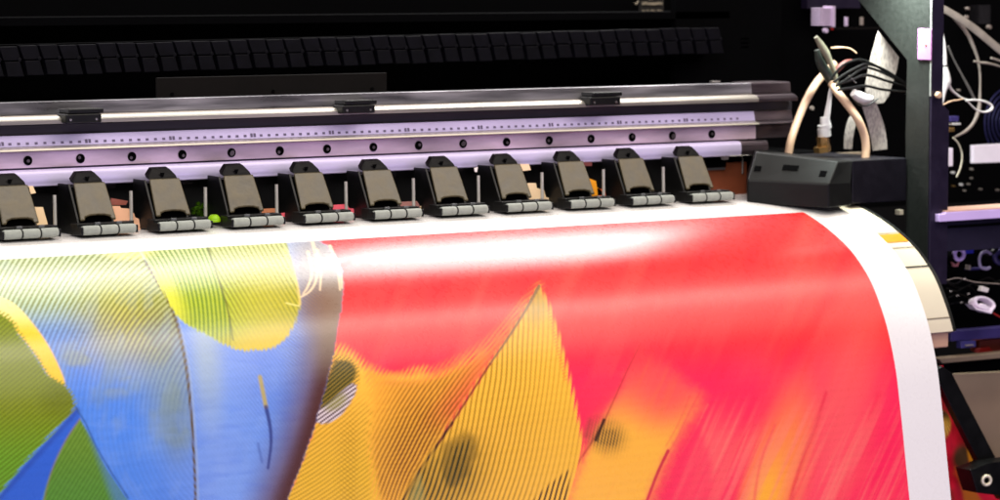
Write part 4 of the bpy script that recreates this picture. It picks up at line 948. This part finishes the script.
BAN = vmat('printed_vinyl', .28, 0, .5, .0)
me.materials.append(BAN)
ban = bpy.data.objects.new('printed_banner', me); COL.objects.link(ban)
tag(ban, 'glossy banner printed with giant red, gold, blue and green feathers, curving over the printer front', 'banner')

# flat patches in the gaps under the rail: reflections put into colour, stepped edges
def patch_sheet():
    y = .058
    pats = [([(28, 186), (33, 186), (36, 193), (31, 194)], (238, 186, 142)), ([(33, 207), (43, 207), (49, 228), (36, 228)], (240, 188, 146)),
            ([(110, 206), (120, 206), (121, 208), (129, 208.5), (131, 212), (134, 213), (135, 217), (139, 219), (141, 231), (113, 224)], (236, 166, 132)),
            ([(111, 198), (128, 201), (126, 205), (110, 205)], (120, 62, 48)),
            ([(258, 209), (277, 208), (279, 216), (262, 217)], (176, 110, 74)), ([(281, 213), (291, 212), (294, 220), (284, 221)], (240, 84, 96)),
            ([(332, 205), (347, 204), (349, 208), (356, 209), (357, 217), (334, 213)], (244, 84, 100)),
            ([(398, 202), (417, 201), (421, 208), (402, 208)], (150, 102, 96)), ([(420, 206), (430, 206), (431, 213), (420, 212)], (246, 190, 150)),
            ([(520, 164), (529, 164), (531, 170), (523, 171)], (238, 188, 150)), ([(525, 183), (536, 183), (537, 188), (544, 190), (546, 197), (553, 199), (553, 205), (528, 199)], (240, 190, 152)),
            ([(588, 178), (596, 181), (597, 187), (601, 190), (604, 195), (592, 196)], (240, 140, 20)), ([(597, 188), (605, 190), (606, 196), (598, 196)], (196, 74, 24)), ([(612, 196), (618, 197), (620, 202), (612, 201)], (244, 196, 170)),
            ([(474, 168), (478, 167), (477, 172), (475, 172)], (210, 200, 196)), ([(582, 162), (592, 162), (592, 166), (584, 166)], (90, 40, 36))]
    vs, fs, cs = [], [], []
    for pts, c in pats:
        o = len(vs); vs += [tuple(aty(u, v, y - .0005)) for u, v in pts]; fs.append(tuple(range(o, o + len(pts)))); cs += [tuple(min(252, k_ * 1.12 + 8) for k_ in c)] * len(pts)
    o = len(vs); vs += [(-1.2, .1055, -.009), (.56, .1055, -.009), (.56, .1055, .05), (-1.2, .1055, .05)]; fs.append((o, o + 1, o + 2, o + 3)); cs += [(10, 9, 10)] * 4
    m_ = bpy.data.meshes.new('reflection_patches'); m_.from_pydata(vs, [], fs)
    a_ = m_.color_attributes.new('ink', 'FLOAT_COLOR', 'POINT')
    a_.data.foreach_set('color', np.concatenate([np.array([[*lin(c), 1] for c in cs])]).astype(np.float32).reshape(-1))
    m_.materials.append(vmat('reflection_colours', .5)); ob = bpy.data.objects.new('reflection_patches', m_); COL.objects.link(ob)
    return tag(ob, 'peach, red and orange patches standing in for reflections between the pinch rollers', 'print')
patch_sheet()
# green sparkling patch: reflection colours built as small discs
gs = MB()
for i in range(26):
    u, v = random.gauss(199, 5), random.gauss(210, 6)
    q = aty(u, v, .096); gs.cyl(q, (random.uniform(-.3, .3), -1, .2), random.uniform(.0015, .0032), .004, 6)
g1 = gs.build('green_sparkle', mat('green_sparkle_metal', (70, 110, 14), .2, .7, .5, 200), smooth=False); tag(g1, 'green glittering reflection patch between two pinch rollers at the left', 'scrap')
q = aty(214, 222, .03); g2 = MB().cyl(q, (0, 0, 1), .0085, .004, 20).cyl(q + (0, 0, .004), (0, 0, 1), .0085, .005, 20, .004).build('lime_button', mat('lime_plastic', (150, 200, 10), .4, 0, .1, 40), smooth=True, bevel=.001); tag(g2, 'small lime green button on the white sheet beside a pinch roller', 'button')

# lower printed sheet hanging behind the banner at the right
def low_sheet():
    y = YF; n_ = 70
    fs_ = np.linspace(0, 1, n_); vs_ = np.linspace(366, 530, n_)
    def uu(t, v): return 915 + t * (946 + max(0, v - 372) * .52 + 60 * float(sst(470, 480, v)) - 915)
    vs, cs = [], []
    for t in fs_:
        for v in vs_:
            u = uu(t, v); p = aty(u, v, y); vs.append((p[0], p[1] + .006 * math.sin((u - 915) / 30), p[2]))
    Ug = np.array([[uu(t, v) for v in vs_] for t in fs_]); Vg = np.broadcast_to(vs_, Ug.shape)
    C = np.ones(Ug.shape + (3,)) * lin((252, 30, 60))
    def over(m, c):
        nonlocal C; C = C * (1 - m[..., None]) + lin(c) * m[..., None]
    over(sst(.5, .75, fbm(Ug * .05, Vg * .03, 301)) * .5, (120, 24, 26))
    b_ = blob(Ug, Vg, (944, 425), 9.5, 14, 0, .12); over(b_, (255, 196, 80)); over(b_ * (stripes(Ug, Vg, 12, 3.6, curve=4, duty=.5, jit=.5) * .7), (90, 40, 10)); over(b_ * (1 - sst(412, 424, Vg)), (24, 14, 12))
    over(blob(Ug, Vg, (946, 408), 8, 9, 0, .5) * .5, (110, 60, 50))
    over(blob(Ug, Vg, (965, 458), 9, 13, 10, .4), (92, 64, 44))
    over(area(Ug, Vg, [(970, 442), (980, 458), (984, 474), (976, 470), (971, 458)], 1.2), (252, 160, 40)); over(area(Ug, Vg, [(958, 468), (968, 474), (984, 502), (1000, 530), (972, 530), (966, 494)], 2), (235, 130, 34)); over(area(Ug, Vg, [(940, 470), (950, 480), (958, 505), (940, 520)], 3) * .6, (120, 50, 20))
    m_ = bpy.data.meshes.new('hanging_print'); m_.from_pydata(vs, [], [(i * n_ + j, i * n_ + j + 1, (i + 1) * n_ + j + 1, (i + 1) * n_ + j) for i in range(n_ - 1) for j in range(n_ - 1)])
    a_ = m_.color_attributes.new('ink', 'FLOAT_COLOR', 'POINT'); a_.data.foreach_set('color', np.concatenate([C.reshape(-1, 3), np.ones((n_ * n_, 1))], 1).astype(np.float32).reshape(-1))
    m_.materials.append(vmat('hanging_print_ink', .4)); ob = bpy.data.objects.new('hanging_print', m_); COL.objects.link(ob)
    return tag(ob, 'dim red print with gold ovals hanging below the printer, behind the banner edge', 'print')
low_sheet()

# ================================================================== LIGHT
w = bpy.data.worlds.new('World'); scene.world = w; w.use_nodes = True
w.node_tree.nodes['Background'].inputs['Color'].default_value = (.75, .7, .9, 1); w.node_tree.nodes['Background'].inputs['Strength'].default_value = .02

def lamp(name, loc, target, sx, sy, power, col, spread=180):
    l = bpy.data.lights.new(name, 'AREA'); l.shape = 'RECTANGLE'; l.size = sx; l.size_y = sy; l.energy = power; l.color = col; l.spread = math.radians(spread)
    o = bpy.data.objects.new(name, l); COL.objects.link(o); o.location = loc
    d = Vector(target) - Vector(loc); zax = -d.normalized(); xax = Vector((1, 0, 0)); yax = zax.cross(xax).normalized(); xax = yax.cross(zax).normalized()
    o.matrix_world = Matrix.Translation(Vector(loc)) @ Matrix((xax, yax, zax)).transposed().to_4x4()
    return o
# work lamp strip under the lid: makes the white streak along the curve
lamp('lid_lamp', (.79, .44, .78), (.79, -.10, -.04), .66, .18, 10, (1, .98, .95))
lamp('lid_lamp', (-.80, .44, .78), (-.80, -.10, -.04), 2.36, .17, 14.5, (1, .98, .95))
# large ceiling lamp, slightly in front: the second, broad reflection and the main light
lamp('ceiling_lamp', (.7, -1.30, 1.95), (.4, -.2, -.1), 4.0, 1.7, 34, (1, .94, .88))
lamp('ceiling_lamp', (.7, -1.22, 2.0), (.4, -.2, -.1), 3.6, .75, 44, (1, .88, .75))
# violet room light from the front right, low
lamp('violet_lamp', (.55, -1.7, -.62), (.0, .08, .08), 1.3, .50, 9, (.75, .62, 1))
# added white fill, front left above the camera, brightens the sheet's hanging part
lamp('front_fill', (-1.9, -2.6, 1.5), (.1, -.2, -.2), 1.6, 1.2, 68, (1, .97, .96))
# small fill added over the right end to brighten the side frame's inside
lamp('bay_fill', (.785, -.055, .345), (.84, -.045, .22), .10, .05, 2.4, (.88, 1, .93), 100)

scene.view_settings.view_transform = 'Standard'; scene.view_settings.look = 'None'; scene.view_settings.exposure = 0; scene.view_settings.gamma = 1
scene.render.engine = 'CYCLES'
scene.cycles.use_denoising = True
scene.cycles.max_bounces = 6
scene.cycles.sample_clamp_indirect = 2.0
